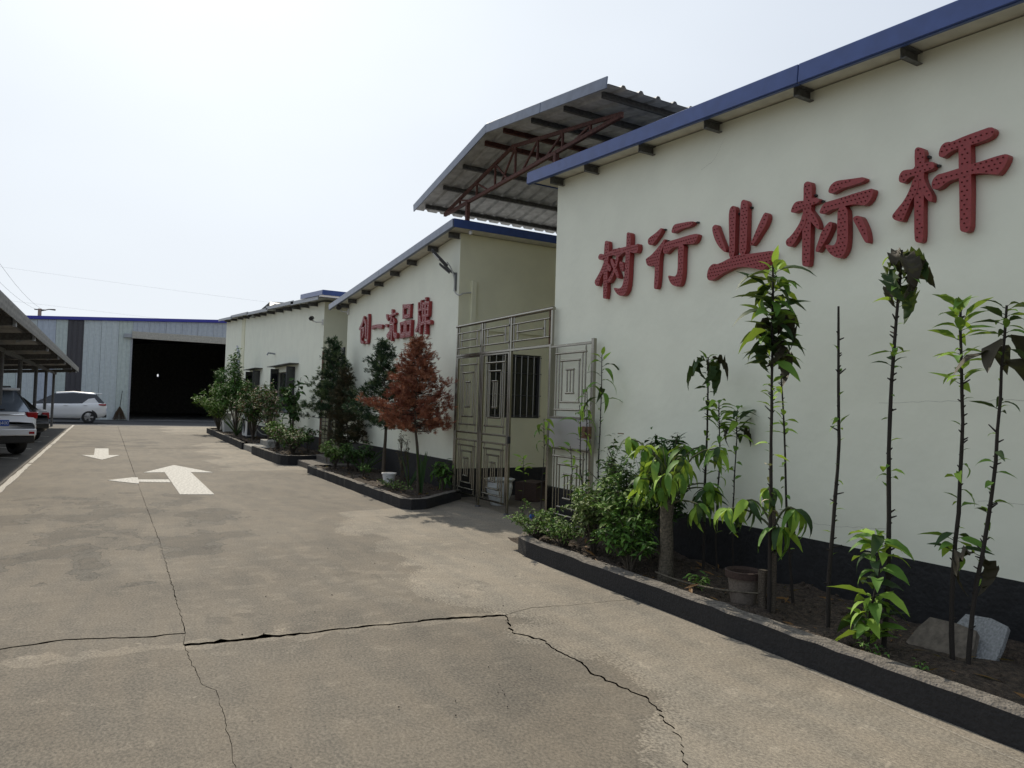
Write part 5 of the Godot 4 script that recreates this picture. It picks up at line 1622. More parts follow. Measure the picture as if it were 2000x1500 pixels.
	# utility pole beyond the warehouse, with its lamp arm
	var up := thing("utility_pole", "utility pole top with a short lamp arm above the warehouse roof", "pole", Vector3(-6.1, 0, -84.0))
	st = S()
	tube(st, [Vector3(0, -0.08, 0), Vector3(0, 9.85, 0)], [0.22, 0.16], 10)
	obj("pole", st, M.pole_cement, up)
	st = S()
	beam(st, Vector3(-0.45, 9.75, 0), Vector3(0.5, 9.75, 0), 0.10, 0.10)
	obj("crossarm", st, M.dark_grey, up)
	st = S()
	tube(st, [Vector3(0.15, 9.65, 0.05), Vector3(0.75, 9.85, 0.05), Vector3(1.3, 9.85, 0.05)], [0.05, 0.05, 0.09], 7)
	obj("lamp_arm", st, M.dark_grey, up)
	# overhead wires
	var P := Vector3(-6.1, 9.8, -84.0)
	for wv in [[P + Vector3(-0.4, 0, 0), Vector3(-7.4, 11.2, -26.0), 2.4, "first overhead wire running down to the utility pole", 0.009], [P + Vector3(0.2, 0, 0), Vector3(-6.2, 11.3, -26.0), 2.4, "second overhead wire running down to the utility pole", 0.009], [Vector3(-8.6, 9.4, -84.0), Vector3(-8.7, 10.6, -26.0), 2.0, "overhead wire passing behind the carport roof edge", 0.009], [Vector3(-30.0, 16.2, -95.0), Vector3(45.0, 13.5, -95.0), 0.9, "thin upper wire crossing the sky above the warehouse", 0.006], [Vector3(-30.0, 12.7, -95.0), Vector3(45.0, 9.8, -95.0), 0.9, "thin lower wire crossing the sky above the warehouse", 0.006]]:
		var t := thing("overhead_wire", wv[3], "wire", wv[0], "overhead wires")
		st = S()
		var mid: Vector3 = (wv[0] + wv[1]) * 0.5 - Vector3(0, wv[2], 0)
		var pts := []
		var rr := []
		for q in bez(wv[0], mid, wv[1], 16):
			pts.append(q - wv[0])
			rr.append(wv[4])
		tube(st, pts, rr, 5)
		obj("wire", st, M.wire_dark, t)

# ---------------------------------------------------------------- plants
var leaf_meshes := {}

func leaf_tris(st: SurfaceTool, t: Transform3D, l: float, w: float, droop: float, fold: float, wave: float, segs := 4, col := Color.WHITE, sd := 0.0, rag := 0.0) -> void:
	# a blade along +x, arched downwards, folded up along the midrib
	var L := []
	var C := []
	var R := []
	for i in segs + 1:
		var u := float(i) / segs
		var an := droop * u
		var x := l * u * cos(an * 0.55)
		var y := -l * u * sin(an * 0.55) + 0.02 * l * u
		var hw := w * 0.5 * sin(PI * pow(u, 0.72)) if i > 0 and i < segs else 0.0
		if i == 0: hw = w * 0.03
		hw *= 1.0 - rag * (0.5 + 0.5 * sin(i * 2.9 + sd * 3.0))
		var wv := wave * sin(i * 2.3 + sd) * hw
		C.append(t * Vector3(x, y, 0))
		L.append(t * Vector3(x, y + fold * hw + wv, hw))
		R.append(t * Vector3(x, y + fold * hw - wv, -hw))
	var up := (t.basis * Vector3.UP).normalized()
	for i in segs:
		for q in [[L[i], C[i], C[i + 1]], [L[i], C[i + 1], L[i + 1]], [C[i], R[i], R[i + 1]], [C[i], R[i + 1], C[i + 1]]]:
			if (q[0] - q[1]).cross(q[0] - q[2]).length() < 1e-9:
				continue
			st.set_color(col)
			tri_c(st, q[0], q[1], q[2], up, col)

func tri_c(st: SurfaceTool, a: Vector3, b: Vector3, c: Vector3, out: Vector3, col: Color) -> void:
	var n := (a - c).cross(a - b).normalized()
	if n.dot(out) < 0.0:
		n = -n
		var s := b
		b = c
		c = s
	for v in [a, b, c]:
		st.set_normal(n)
		st.set_color(col)
		st.add_vertex(v)

func leaf_mesh(kind: String, v: int) -> Mesh:
	var key := kind + str(v)
	if not leaf_meshes.has(key):
		var st := S()
		var f: float = [0.7, 1.1, 1.6, 0.35][v % 4]
		match kind:
			"broad": leaf_tris(st, Transform3D.IDENTITY, 1.0, 0.44, f, 0.35, 0.15, 6, Color.WHITE, v)
			"slim": leaf_tris(st, Transform3D.IDENTITY, 1.0, 0.33, f * 0.7, 0.4, 0.1, 5, Color.WHITE, v)
			"droop": leaf_tris(st, Transform3D.IDENTITY, 1.0, 0.27, 0.9 + f * 0.8, 0.3, 0.12, 7, Color.WHITE, v)
			"ragged": leaf_tris(st, Transform3D.IDENTITY, 1.0, 0.52, 1.3 + f * 0.7, 0.6, 0.5, 14, Color.WHITE, v * 1.7, 0.22)
		st.index()
		st.generate_normals()
		leaf_meshes[key] = st.commit()
	return leaf_meshes[key]

func leaf(parent: Node3D, at: Vector3, az: float, pitch: float, l: float, kind: String, m: Material) -> void:
	var b := Basis(Vector3.UP, az) * Basis(Vector3.BACK, pitch) * Basis(Vector3.RIGHT, rnd(-0.5, 0.5))
	inst("leaf", leaf_mesh(kind, rng.randi() % 4), m, parent, Transform3D(b.scaled_local(Vector3(l, l, l * rnd(0.85, 1.2))), at))

func stem_path(a: Vector3, b: Vector3, n: int, wob: float) -> Array:
	var p := []
	var k := rnd(0, 6)
	for i in n + 1:
		var t := float(i) / n
		var q := a.lerp(b, t)
		q += Vector3(sin(t * 5.0 + k), 0, cos(t * 4.0 + k * 1.7)) * wob * 1.6 * sin(PI * t)
		q += Vector3(rnd(-1, 1), 0, rnd(-1, 1)) * wob * 0.2
		p.append(q)
	return p

func along(p: Array, f: float) -> Vector3:
	var k := clampf(f, 0, 1) * (p.size() - 1)
	var i := mini(int(k), p.size() - 2)
	return p[i].lerp(p[i + 1], k - i)

func sapling(label: String, base: Vector3, top: Vector3, r: float, sets: Array, wob := 0.015, called := "sapling", bark: Material = null) -> Node3D:
	# sets: [height fraction from, to, count, leaf length, kind, materials, pitch]
	var t := thing(called, label, "sapling", base, "young trees in the planters")
	var p := stem_path(Vector3(0, -0.03, 0), top - base, 12, wob)
	var rr := []
	for i in p.size():
		rr.append(lerpf(r * 0.88, r * 0.42, float(i) / (p.size() - 1)) * (1.0 + 0.10 * (i % 2)))
	var st := S()
	tube(st, p, rr, 8)
	# leaf scars and stub twigs along the stem
	for k in int((top - base).y * 14.0):
		var f := rnd(0.1, 0.97)
		var q := along(p, f)
		var az := rnd(0, TAU)
		var d := Vector3(cos(az), rnd(0.3, 1.0), sin(az)).normalized()
		var l := rnd(0.008, 0.03) + (0.03 if rng.randf() < 0.15 else 0.0)
		tube(st, [q, q + d * (l + r * 0.6)], [r * 0.4, r * 0.2], 5)
	obj("stem", st, bark if bark else M.bark_dark, t)
	for s in sets + ([[0.2, 0.9, int((top - base).y * 5.0), 0.055, "slim", [M.leaf_mid, M.leaf_light], 0.5]] if called == "sapling" else []):
		for k in s[2]:
			var f: float = lerpf(s[0], s[1], (k + 0.5) / s[2])
			var q := along(p, f)
			var az: float = k * 2.4 + rnd(-0.5, 0.5)
			var ms: Array = s[5]
			var l: float = s[3] * rnd(0.7, 1.2)
			var pet := Vector3(cos(az), 0.5, -sin(az)) * l * 0.16
			leaf(t, q + pet * 0.9, az, s[6] + rnd(-0.55, 0.55), l, s[4], ms[rng.randi() % ms.size()])
			var ps := S()
			tube(ps, [q, q + pet], [0.0028, 0.002], 4, false)
			obj("leaf_stalk", ps, M.twig, t)
	return t

func saplings() -> void:
	var Lt: Material = M.leaf_light
	var Md: Material = M.leaf_mid
	var Dk: Material = M.leaf_dark
	var Dr: Material = M.leaf_dry
	sapling("tall sapling with drooping dark leaves at its tip, left of two slimmer ones", Vector3(4.60, 0.12, -4.66), Vector3(4.60, 2.0, -4.65), 0.014, [[0.93, 1.0, 7, 0.27, "ragged", [Dr, Dk], -0.3], [0.97, 1.0, 3, 0.10, "slim", [Md], 0.7], [0.72, 0.93, 10, 0.09, "broad", [Md, Dk], 0.1], [0.30, 0.36, 9, 0.16, "broad", [Dk], 0.0], [0.5, 0.68, 4, 0.08, "broad", [Lt, Md], 0.1]])
	sapling("slim sapling with a bright green whorl, between two taller stems", Vector3(4.65, 0.12, -4.54), Vector3(4.65, 1.60, -4.56), 0.010, [[0.84, 1.0, 18, 0.17, "slim", [Lt, Lt, Md], 0.4], [0.55, 0.82, 8, 0.11, "broad", [Lt, Md], 0.1]])
	sapling("slim sapling with a mixed dark and bright leaf tuft near the wall", Vector3(4.85, 0.12, -4.55), Vector3(4.85, 1.54, -4.54), 0.009, [[0.82, 1.0, 22, 0.17, "slim", [Lt, Md, Dk], 0.4], [0.86, 0.9, 2, 0.20, "ragged", [Dr], -0.3], [0.55, 0.8, 5, 0.10, "broad", [Md, Lt], 0.1]])
	var d := sapling("tall sapling with a full dark leafy head reaching the red characters", Vector3(4.10, 0.12, -3.51), Vector3(4.10, 2.58, -3.53), 0.016, [[0.70, 0.99, 56, 0.235, "slim", [Dk, Dk, Md], 0.15], [0.74, 0.88, 9, 0.25, "ragged", [Dr, Dk], -0.6], [0.78, 0.95, 12, 0.24, "broad", [Dk, Md], -0.1], [0.96, 1.0, 3, 0.12, "slim", [Lt], 1.0], [0.58, 0.67, 12, 0.12, "slim", [Lt, Md], 0.4], [0.28, 0.5, 7, 0.11, "slim", [Md, Lt, M.leaf_pale_dry], -0.1]])
	sapling("leaning thin stem with sparse bright leaves beside the tallest leafy head", Vector3(4.45, 0.12, -3.59), Vector3(4.45, 1.82, -3.74), 0.012, [[0.72, 0.82, 8, 0.12, "slim", [Lt], 0.4], [0.3, 0.65, 5, 0.07, "broad", [Md, Lt], 0.0]])
	sapling("bare dark cut stem with almost no leaves", Vector3(4.15, 0.12, -3.07), Vector3(4.15, 2.23, -3.03), 0.016, [[0.62, 0.66, 5, 0.08, "slim", [Md], 0.3], [0.3, 0.5, 3, 0.05, "slim", [Lt], 0.2]])
	sapling("tall sapling with shrivelled black leaves and pale dry ones at its tip", Vector3(4.17, 0.12, -2.70), Vector3(4.17, 2.53, -2.62), 0.018, [[0.90, 1.0, 10, 0.21, "ragged", [Dr, Dr, Dk], -0.4], [0.985, 1.0, 1, 0.16, "ragged", [M.leaf_pale_dry], -0.1], [0.955, 0.96, 1, 0.14, "ragged", [M.leaf_pale_dry], 0.0], [0.85, 0.99, 12, 0.12, "slim", [Lt, Md, Dk], 0.3], [0.70, 0.76, 9, 0.11, "slim", [Md, Dk], 0.3], [0.42, 0.46, 4, 0.10, "broad", [Lt, Md], 0.2]])
	sapling("sapling with bright tip leaves rising from the leaning stones, left of a pair", Vector3(4.30, 0.12, -2.37), Vector3(4.30, 2.20, -2.34), 0.016, [[0.88, 1.0, 18, 0.15, "slim", [Lt, Md, Md], 0.4], [0.76, 0.86, 16, 0.14, "slim", [Lt, Lt, Md], 0.3], [0.42, 0.56, 6, 0.10, "broad", [Lt, Md], 0.1], [0.30, 0.36, 10, 0.15, "slim", [Dk, Md, Lt], 0.0]])
	sapling("leaning dark sapling with broad dark leaves, last of the pair by the stones", Vector3(4.25, 0.12, -2.26), Vector3(4.25, 2.14, -2.07), 0.015, [[0.91, 1.0, 16, 0.13, "slim", [Dk, Md], 0.5], [0.84, 0.92, 6, 0.24, "broad", [Dk, Dr], -0.2], [0.70, 0.76, 4, 0.12, "slim", [Dk], 0.1], [0.40, 0.62, 8, 0.12, "slim", [Dk, Md], 0.1], [0.30, 0.33, 2, 0.24, "ragged", [Dr], -0.3]])
	# by the gate
	sapling("tall slender sapling with arching leaves before the open gate leaf", Vector3(4.76, 0.12, -6.42), Vector3(4.76, 2.12, -6.43), 0.010, [[0.72, 0.97, 10, 0.24, "droop", [Md, Dk, Md], 0.3], [0.96, 1.0, 3, 0.12, "slim", [Lt], 0.9]])
	sapling("slender sapling with drooping mid green leaves before the gate plate", Vector3(4.72, 0.12, -6.60), Vector3(4.72, 1.56, -6.78), 0.009, [[0.70, 1.0, 9, 0.20, "droop", [Md, Lt, Md], 0.2]])
	sapling("slender sapling whose leaves overlap the open gate leaf bars", Vector3(4.66, 0.12, -6.49), Vector3(4.66, 1.76, -6.56), 0.009, [[0.74, 1.0, 9, 0.19, "droop", [Md, Md, Lt], 0.2]])
	sapling("small sapling with nodding bright leaves at the gate opening", Vector3(4.72, 0.05, -7.52), Vector3(4.72, 1.38, -7.54), 0.008, [[0.74, 1.0, 9, 0.19, "droop", [Lt, Md, Md], 0.3]])
	sapling("very short bright seedling standing in the gate opening", Vector3(4.92, 0.02, -8.30), Vector3(4.92, 0.83, -8.36), 0.006, [[0.72, 1.0, 10, 0.15, "slim", [Lt], 0.5]])
	sapling("short yellow green seedling in front of the open gate leaf", Vector3(4.46, 0.12, -6.42), Vector3(4.46, 1.10, -6.56), 0.007, [[0.62, 1.0, 12, 0.13, "slim", [Lt, Lt, Md], 0.3]])
	# leafy young plant wrapped round the black leaved sapling
	var y := sapling("low bushy plant with large glossy leaves round the foot of a sapling", Vector3(4.05, 0.12, -2.72), Vector3(4.06, 0.80, -2.68), 0.010, [[0.1, 1.0, 34, 0.20, "broad", [Md, Dk, Md, Lt], 0.2], [0.05, 0.5, 26, 0.13, "slim", [Lt, Md], 0.3], [0.85, 1.0, 8, 0.17, "slim", [Md, Lt], 0.5]], 0.03, "leafy_plant")
	# money tree
	var t := thing("money_tree", "stout trunked tree with hanging green leaves in the near planter", "tree", Vector3(4.12, 0.10, -4.60))
	var st := S()
	tube(st, [Vector3(0, -0.02, 0), Vector3(0.0, 0.06, 0), Vector3(0.005, 0.3, 0.0), Vector3(-0.005, 0.5, 0.0), Vector3(0.0, 0.62, 0), Vector3(0.0, 0.68, 0.0)], [0.075, 0.062, 0.055, 0.052, 0.058, 0.03], 14)
	obj("trunk", st, M.bark_pale, t)
	for k in 24:
		var az := k * 2.4
		var up := rnd(0.08, 0.60)
		var e := Vector3(cos(az) * rnd(0.12, 0.38), 0.60 + up, sin(az) * rnd(0.14, 0.50))
		st = S()
		tube(st, bez(Vector3(0, 0.60, 0), Vector3(e.x * 0.3, 0.65 + up * 0.9, e.z * 0.3), e, 5), [0.011, 0.010, 0.009, 0.008, 0.007, 0.005], 6)
		obj("branch", st, M.twig, t)
		for j in 8:
			leaf(t, e + Vector3(0, rnd(-0.03, 0.02), 0), j * 0.8 + rnd(-0.3, 0.3), rnd(-0.9, 0.1), rnd(0.14, 0.24), "droop", [Md, Md, Lt, Dk][rng.randi() % 4])
	# hanging leaved plant behind the clay pot
	t = thing("mango_tree", "small tree with long hanging leaves behind the clay pot", "tree", Vector3(4.14, 0.10, -3.52))
	st = S()
	tube(st, [Vector3(0, 0, 0), Vector3(0.01, 0.3, 0.0), Vector3(-0.01, 0.55, 0.02), Vector3(0, 0.78, 0.0)], [0.028, 0.024, 0.018, 0.012], 9)
	tube(st, [Vector3(-0.01, 0, -0.06), Vector3(-0.02, 0.14, -0.07), Vector3(-0.015, 0.30, -0.07)], [0.035, 0.03, 0.033], 9)
	obj("trunk", st, M.bark, t)
	for q in [Vector3(0.0, 0.88, -0.05), Vector3(-0.05, 0.78, -0.20), Vector3(-0.08, 0.70, -0.34), Vector3(0.03, 0.76, 0.16), Vector3(0.0, 0.62, 0.05)]:
		st = S()
		tube(st, bez(Vector3(0, 0.6, 0.0), Vector3(q.x * 0.5, q.y + 0.05, q.z * 0.5), q, 5), [0.010, 0.009, 0.008, 0.007, 0.006, 0.005], 6)
		obj("branch", st, M.twig, t)
		for j in 9:
			leaf(t, q, j * 0.7 + rnd(-0.3, 0.3), rnd(-0.9, 0.2), rnd(0.16, 0.25), "droop", [Md, Md, Lt, Dk][rng.randi() % 4])

func shrub(called: String, label: String, base: Vector3, size: Vector3, n: int, ll: float, cols: Array, sd: int, group := "", stems := 7, lw := 0.42, pitch := 0.3, clump := 0.55, category := "shrub") -> Node3D:
	rng.seed = sd
	var t := thing(called, label, category, base, group)
	var st := S()
	var fo := S()
	var tips := []
	for k in stems:
		var az := TAU * k / stems + rnd(-0.4, 0.4)
		var rr := sqrt(rnd(0.05, 1.0))
		var e := Vector3(cos(az) * size.x * rr, size.y * rnd(0.6, 1.0) * (1.0 - 0.35 * rr), sin(az) * size.z * rr)
		var p := bez(Vector3(rnd(-0.03, 0.03), -0.05, rnd(-0.03, 0.03)), Vector3(e.x * 0.25, e.y * 0.7, e.z * 0.25), e, 6)
		var r := []
		for i in 7:
			r.append(lerpf(0.010, 0.0025, i / 6.0) * (0.7 + size.y * 0.5))
		tube(st, p, r, 5, false)
		for j in 5:
			var q := along(p, rnd(0.35, 0.95))
			var d := Vector3(rnd(-1, 1), rnd(-0.1, 1.0), rnd(-1, 1)).normalized() * clump * size * Vector3(0.55, 0.35, 0.55)
			tube(st, [q, q + d], [0.004, 0.002], 4, false)
			tips.append([q, q + d])
		tips.append([p[3], p[6]])
	obj("stems", st, M.bark, t)
	for k in n:
		var tp: Array = tips[rng.randi() % tips.size()]
		var f := rnd(0.25, 1.08)
		var q: Vector3 = tp[0].lerp(tp[1], f) + Vector3(rnd(-1, 1), rnd(-1, 1), rnd(-1, 1)) * ll * 0.45
		var az := rnd(0, TAU)
		var b := Basis(Vector3.UP, az) * Basis(Vector3.BACK, pitch + rnd(-0.7, 0.6)) * Basis(Vector3.RIGHT, rnd(-0.7, 0.7))
		var c: Vector3 = cols[rng.randi() % cols.size()]
		var v := rnd(0.75, 1.3)
		var l := ll * rnd(0.6, 1.25)
		leaf_tris(fo, Transform3D(b, q), l, l * lw, rnd(0.4, 1.4), 0.35, 0.1, 3, Color(c.x * v, c.y * v, c.z * v), k)
	var o := obj("foliage", fo, M.foliage, t)
	stuff(o)
	return t

func conifer(called: String, label: String, base: Vector3, h: float, y0: float, rad: float, lean: Vector3, cols: Array, sd: int, dens := 1.0, trunk_r := 0.028) -> void:
	rng.seed = sd
	var t := thing(called, label, "tree", base, "conifers in front of the middle workshop")
	var st := S()
	var p := stem_path(Vector3(0, -0.05, 0), Vector3(lean.x, h * 0.97, lean.z), 10, 0.03)
	var r := []
	for i in p.size():
		r.append(lerpf(trunk_r, 0.005, float(i) / (p.size() - 1)))
	tube(st, p, r, 8)
	obj("trunk", st, M.bark, t)
	var fo := S()
	var br := S()
	var n := int(130 * dens)
	for k in n:
		var f := pow((k + rng.randf()) / n, 1.05)
		var y := lerpf(y0, h, f)
		var q := along(p, y / h)
		var az := k * 2.399 + rnd(-0.6, 0.6)
		var sect := 0.78 + 0.26 * sin(az * 2.0 + sd) + 0.36 * sin(az * 3.0 + y * 8.0 + sd * 2.0)
		var l := rad * (1.0 - f) * clampf(sect, 0.4, 1.25) * rnd(0.7, 1.15) + 0.06
		if f < 0.08: l *= 0.7
		var rise := rnd(-0.15, 0.40)
		var e := q + Vector3(cos(az) * l, l * rise, sin(az) * l)
		var m := q.lerp(e, 0.55) + Vector3(0, -0.08 * l, 0)
		var bp := bez(q, m, e, 4)
		tube(br, bp, [0.007, 0.006, 0.005, 0.003, 0.0015], 4, false)
		var tufts := int(6 + l * 34)
		var cb: Vector3 = cols[rng.randi() % cols.size()]
		for j in tufts:
			var g := sqrt(rnd(0.03, 1.08))
			var c := along(bp, minf(g, 1.0)) + Vector3(rnd(-1, 1), rnd(-0.6, 0.8), rnd(-1, 1)) * (0.035 + 0.05 * g)
			var dirn := ((e - q).normalized() * 0.9 + Vector3(rnd(-0.8, 0.8), rnd(0.0, 1.0), rnd(-0.8, 0.8))).normalized()
			var cc: Vector3 = cb if rng.randf() < 0.6 else cols[rng.randi() % cols.size()]
			var v := rnd(0.7, 1.3)
			var col := Color(cc.x * v, cc.y * v, cc.z * v)
			for s in 11:
				var d := (dirn + Vector3(rnd(-1, 1), rnd(-1, 1), rnd(-1, 1)) * 0.65).normalized()
				var sd2 := d.cross(Vector3(rnd(-1, 1), rnd(-1, 1), rnd(-1, 1))).normalized() * 0.0042
				var ln := rnd(0.04, 0.085)
				var c0 := c + Vector3(rnd(-1, 1), rnd(-1, 1), rnd(-1, 1)) * 0.02
				tri_c(fo, c0 - sd2, c0 + d * ln * 0.5 + sd2 * 1.2, c0 + d * ln, d.cross(sd2), col)
				tri_c(fo, c0 - sd2, c0 + sd2, c0 + d * ln * 0.5 + sd2 * 1.2, d.cross(sd2), col)
	obj("branches", br, M.bark_dark, t)
	var o := obj("crown", fo, M.needles, t)
	stuff(o)

func blades(called: String, label: String, base: Vector3, n: int, l: float, w: float, spread: float, m: Material, category := "plant") -> void:
	var t := thing(called, label, category, base)
	for k in n:
		var az := k * 2.4 + rnd(-0.3, 0.3)
		var d := Vector3(cos(az) * spread * rnd(0.3, 1.0), 1.0, sin(az) * spread * rnd(0.3, 1.0)).normalized()
		var ln := l * rnd(0.55, 1.0)
		var sd := d.cross(Vector3(cos(az), 0, sin(az)).cross(Vector3.UP) if k % 2 else Vector3(sin(az), 0.1, cos(az))).normalized()
		var st := S()
		var prev := []
		for i in 7:
			var u := i / 6.0
			var c := d * ln * u + Vector3(cos(az), -0.2, sin(az)) * spread * 0.25 * ln * u * u
			var hw := w * (0.7 + 0.5 * u) * (1.0 - pow(u, 3.0)) + 0.0005
			var nn := d.cross(sd) * hw * 0.35
			var cur := [c - sd * hw + nn, c, c + sd * hw + nn]
			if prev:
				quad(st, prev[0], prev[1], cur[1], cur[0])
				quad(st, prev[1], prev[2], cur[2], cur[1])
			prev = cur
		obj("blade", st, m, t)

func greenery() -> void:
	rng.seed = 7
	saplings()
	var g1 := [Vector3(0.10, 0.19, 0.035), Vector3(0.15, 0.25, 0.05), Vector3(0.21, 0.28, 0.09), Vector3(0.06, 0.12, 0.03)]
	var g2 := [Vector3(0.08, 0.17, 0.035), Vector3(0.12, 0.23, 0.04), Vector3(0.05, 0.10, 0.025)]
	var dk := [Vector3(0.03, 0.065, 0.02), Vector3(0.045, 0.09, 0.025), Vector3(0.06, 0.12, 0.03)]
	var gs := "shrubs in the near planter"
	shrub("low_shrub", "low small leaved shrub spilling over the rounded planter end", Vector3(4.00, 0.12, -6.50), Vector3(0.34, 0.46, 0.28), 1000, 0.042, g1, 21, gs, 12)
	shrub("low_shrub", "small weedy shrub just behind the rounded planter end", Vector3(4.05, 0.12, -6.05), Vector3(0.30, 0.40, 0.34), 800, 0.046, g1, 22, gs, 11)
	shrub("low_shrub", "pale variegated shrub in front of the open gate leaf", Vector3(4.18, 0.12, -5.72), Vector3(0.40, 0.86, 0.46), 1700, 0.060, [Vector3(0.16, 0.22, 0.07), Vector3(0.22, 0.27, 0.12), Vector3(0.09, 0.15, 0.04)], 23, gs, 14)
	shrub("low_shrub", "bushy mid height shrub between gate leaf and stout trunk", Vector3(4.22, 0.12, -5.25), Vector3(0.44, 1.02, 0.46), 1900, 0.070, g1, 24, gs, 15)
	shrub("low_shrub", "loose pale shrub with wispy top behind the bushy one", Vector3(4.50, 0.12, -5.60), Vector3(0.42, 1.38, 0.60), 1300, 0.072, [Vector3(0.15, 0.21, 0.08), Vector3(0.10, 0.17, 0.05), Vector3(0.06, 0.11, 0.03)], 25, gs, 15)
	shrub("low_shrub", "upright dark shrub rising behind the stout trunked tree", Vector3(4.42, 0.12, -4.98), Vector3(0.22, 1.50, 0.24), 700, 0.095, dk, 26, gs, 10, 0.36)
	shrub("low_shrub", "dark low shrub at the foot of the stout trunk", Vector3(4.00, 0.12, -4.92), Vector3(0.26, 0.60, 0.30), 700, 0.080, g2, 27, gs, 11)
	shrub("low_shrub", "tiny bright weed beside the clay pot", Vector3(4.05, 0.12, -4.15), Vector3(0.10, 0.20, 0.10), 70, 0.055, g1, 28, gs, 5)
	shrub("low_shrub", "small weed on the kerb below the bushy plant", Vector3(3.94, 0.12, -2.62), Vector3(0.10, 0.10, 0.14), 60, 0.035, g2, 29, gs, 5)
	shrub("low_shrub", "tiny weed in front of the leaning stones", Vector3(3.96, 0.12, -2.34), Vector3(0.05, 0.09, 0.05), 26, 0.035, g2, 30, gs, 4)
	# middle planter
	conifer("conifer", "broad dark green conifer standing before the narrow side gate", Vector3(4.45, 0.12, -16.3), 2.90, 1.05, 0.98, Vector3(0.03, 0, -0.05), dk_n(), 41, 1.0, 0.045)
	conifer("conifer", "thin brownish green conifer beside the broad dark one", Vector3(4.55, 0.12, -15.1), 2.15, 0.55, 0.58, Vector3(-0.05, 0, -0.25), [Vector3(0.055, 0.052, 0.026), Vector3(0.04, 0.046, 0.022), Vector3(0.075, 0.06, 0.03)], 42, 1.0, 0.028)
	conifer("conifer", "slim dark green conifer left of the dead red one", Vector3(4.45, 0.12, -12.55), 2.62, 0.98, 0.74, Vector3(0.0, 0, -0.25), dk_n(), 43, 0.95, 0.04)
	conifer("dead_conifer", "dead rust red conifer with a thin bare trunk", Vector3(4.40, 0.12, -10.75), 2.52, 1.02, 0.74, Vector3(-0.03, 0, -0.2), [Vector3(0.30, 0.115, 0.065), Vector3(0.22, 0.08, 0.05), Vector3(0.36, 0.16, 0.09)], 44, 1.1, 0.032)
	var gm := "plants in the conifer bed"
	shrub("bed_shrub", "leafy shrub at the near end of the steps in the conifer bed", Vector3(4.2, 0.12, -14.9), Vector3(0.36, 0.72, 0.50), 800, 0.08, g1, 45, gm, 8)
	shrub("bed_shrub", "dark low shrub under the brownish conifer", Vector3(4.45, 0.12, -14.2), Vector3(0.36, 0.80, 0.55), 700, 0.09, dk, 46, gm, 8)
	shrub("bed_shrub", "dry climbing stems between the slim conifer and the dead one", Vector3(4.52, 0.12, -11.80), Vector3(0.16, 1.15, 0.18), 150, 0.05, [Vector3(0.14, 0.12, 0.05), Vector3(0.09, 0.11, 0.04)], 47, gm, 9)
	shrub("bed_shrub", "low green ground plants at the foot of the dead conifer", Vector3(4.15, 0.12, -11.2), Vector3(0.26, 0.16, 0.8), 260, 0.05, g1, 48, gm, 10)
	shrub("bed_shrub", "little shrub at the kerb under the slim conifer", Vector3(4.25, 0.12, -13.1), Vector3(0.16, 0.34, 0.3), 130, 0.06, g2, 49, gm, 6)
	rng.seed = 51
	blades("palm_plant", "young palm with split leaves under the conifers", Vector3(4.5, 0.12, -13.9), 9, 0.72, 0.020, 1.2, M.leaf_dark)
	blades("snake_plant", "upright sword leaved plant beside the dead conifer trunk", Vector3(4.40, 0.10, -10.65), 6, 0.85, 0.03, 0.16, M.leaf_dark)
	blades("agave_plant", "leaning sword leaved plant behind the dead conifer trunk", Vector3(4.42, 0.10, -11.25), 4, 0.95, 0.030, 0.6, M.leaf_dark)
	shrub("umbrella_plant", "umbrella plant with finger leaves at the passage corner", Vector3(4.82, 0.12, -10.75), Vector3(0.22, 0.66, 0.22), 90, 0.17, g2, 52, "", 7, 0.3, 0.0, 0.4, "plant")
	# far planters
	var gf := "bushes in the far planters"
	shrub("flowering_bush", "leafy bush with pinkish tips in the short planter", Vector3(4.15, 0.2, -18.5), Vector3(0.62, 0.92, 1.05), 1500, 0.10, [Vector3(0.08, 0.16, 0.04), Vector3(0.12, 0.20, 0.06), Vector3(0.05, 0.10, 0.03), Vector3(0.26, 0.19, 0.15)], 61, gf, 12)
	shrub("flowering_bush", "bright low bush at the far end of the short planter", Vector3(4.15, 0.2, -20.4), Vector3(0.5, 0.95, 0.9), 1000, 0.11, g1, 62, gf, 10)
	shrub("flowering_bush", "tall open bush with pale red shoots beside the window", Vector3(4.30, 0.2, -22.4), Vector3(0.55, 2.5, 0.95), 1500, 0.13, [Vector3(0.07, 0.14, 0.04), Vector3(0.11, 0.18, 0.06), Vector3(0.28, 0.20, 0.16), Vector3(0.04, 0.08, 0.03)], 63, gf, 10, 0.34)
	shrub("rubber_plant", "thin rubber plant with round dark leaves against the far wall", Vector3(4.50, 0.2, -20.3), Vector3(0.30, 2.85, 0.34), 150, 0.21, dk, 64, "", 5, 0.62, 0.1, 0.2, "plant")
	shrub("flowering_bush", "dense bush with pinkish tips arching over the outdoor unit", Vector3(4.35, 0.2, -25.4), Vector3(0.8, 2.4, 1.3), 2900, 0.14, [Vector3(0.07, 0.14, 0.04), Vector3(0.10, 0.18, 0.05), Vector3(0.25, 0.18, 0.13), Vector3(0.035, 0.07, 0.022)], 65, gf, 14, 0.32)
	shrub("flowering_bush", "tallest dense green bush in the far planter", Vector3(4.35, 0.2, -29.2), Vector3(0.9, 3.1, 1.7), 3200, 0.17, [Vector3(0.08, 0.17, 0.04), Vector3(0.11, 0.21, 0.05), Vector3(0.05, 0.10, 0.03)], 66, gf, 15, 0.32)
	shrub("flowering_bush", "drooping light green bush hanging towards the warehouse yard", Vector3(4.25, 0.2, -33.2), Vector3(1.15, 2.3, 1.6), 2200, 0.18, g1, 67, gf, 12, 0.3)
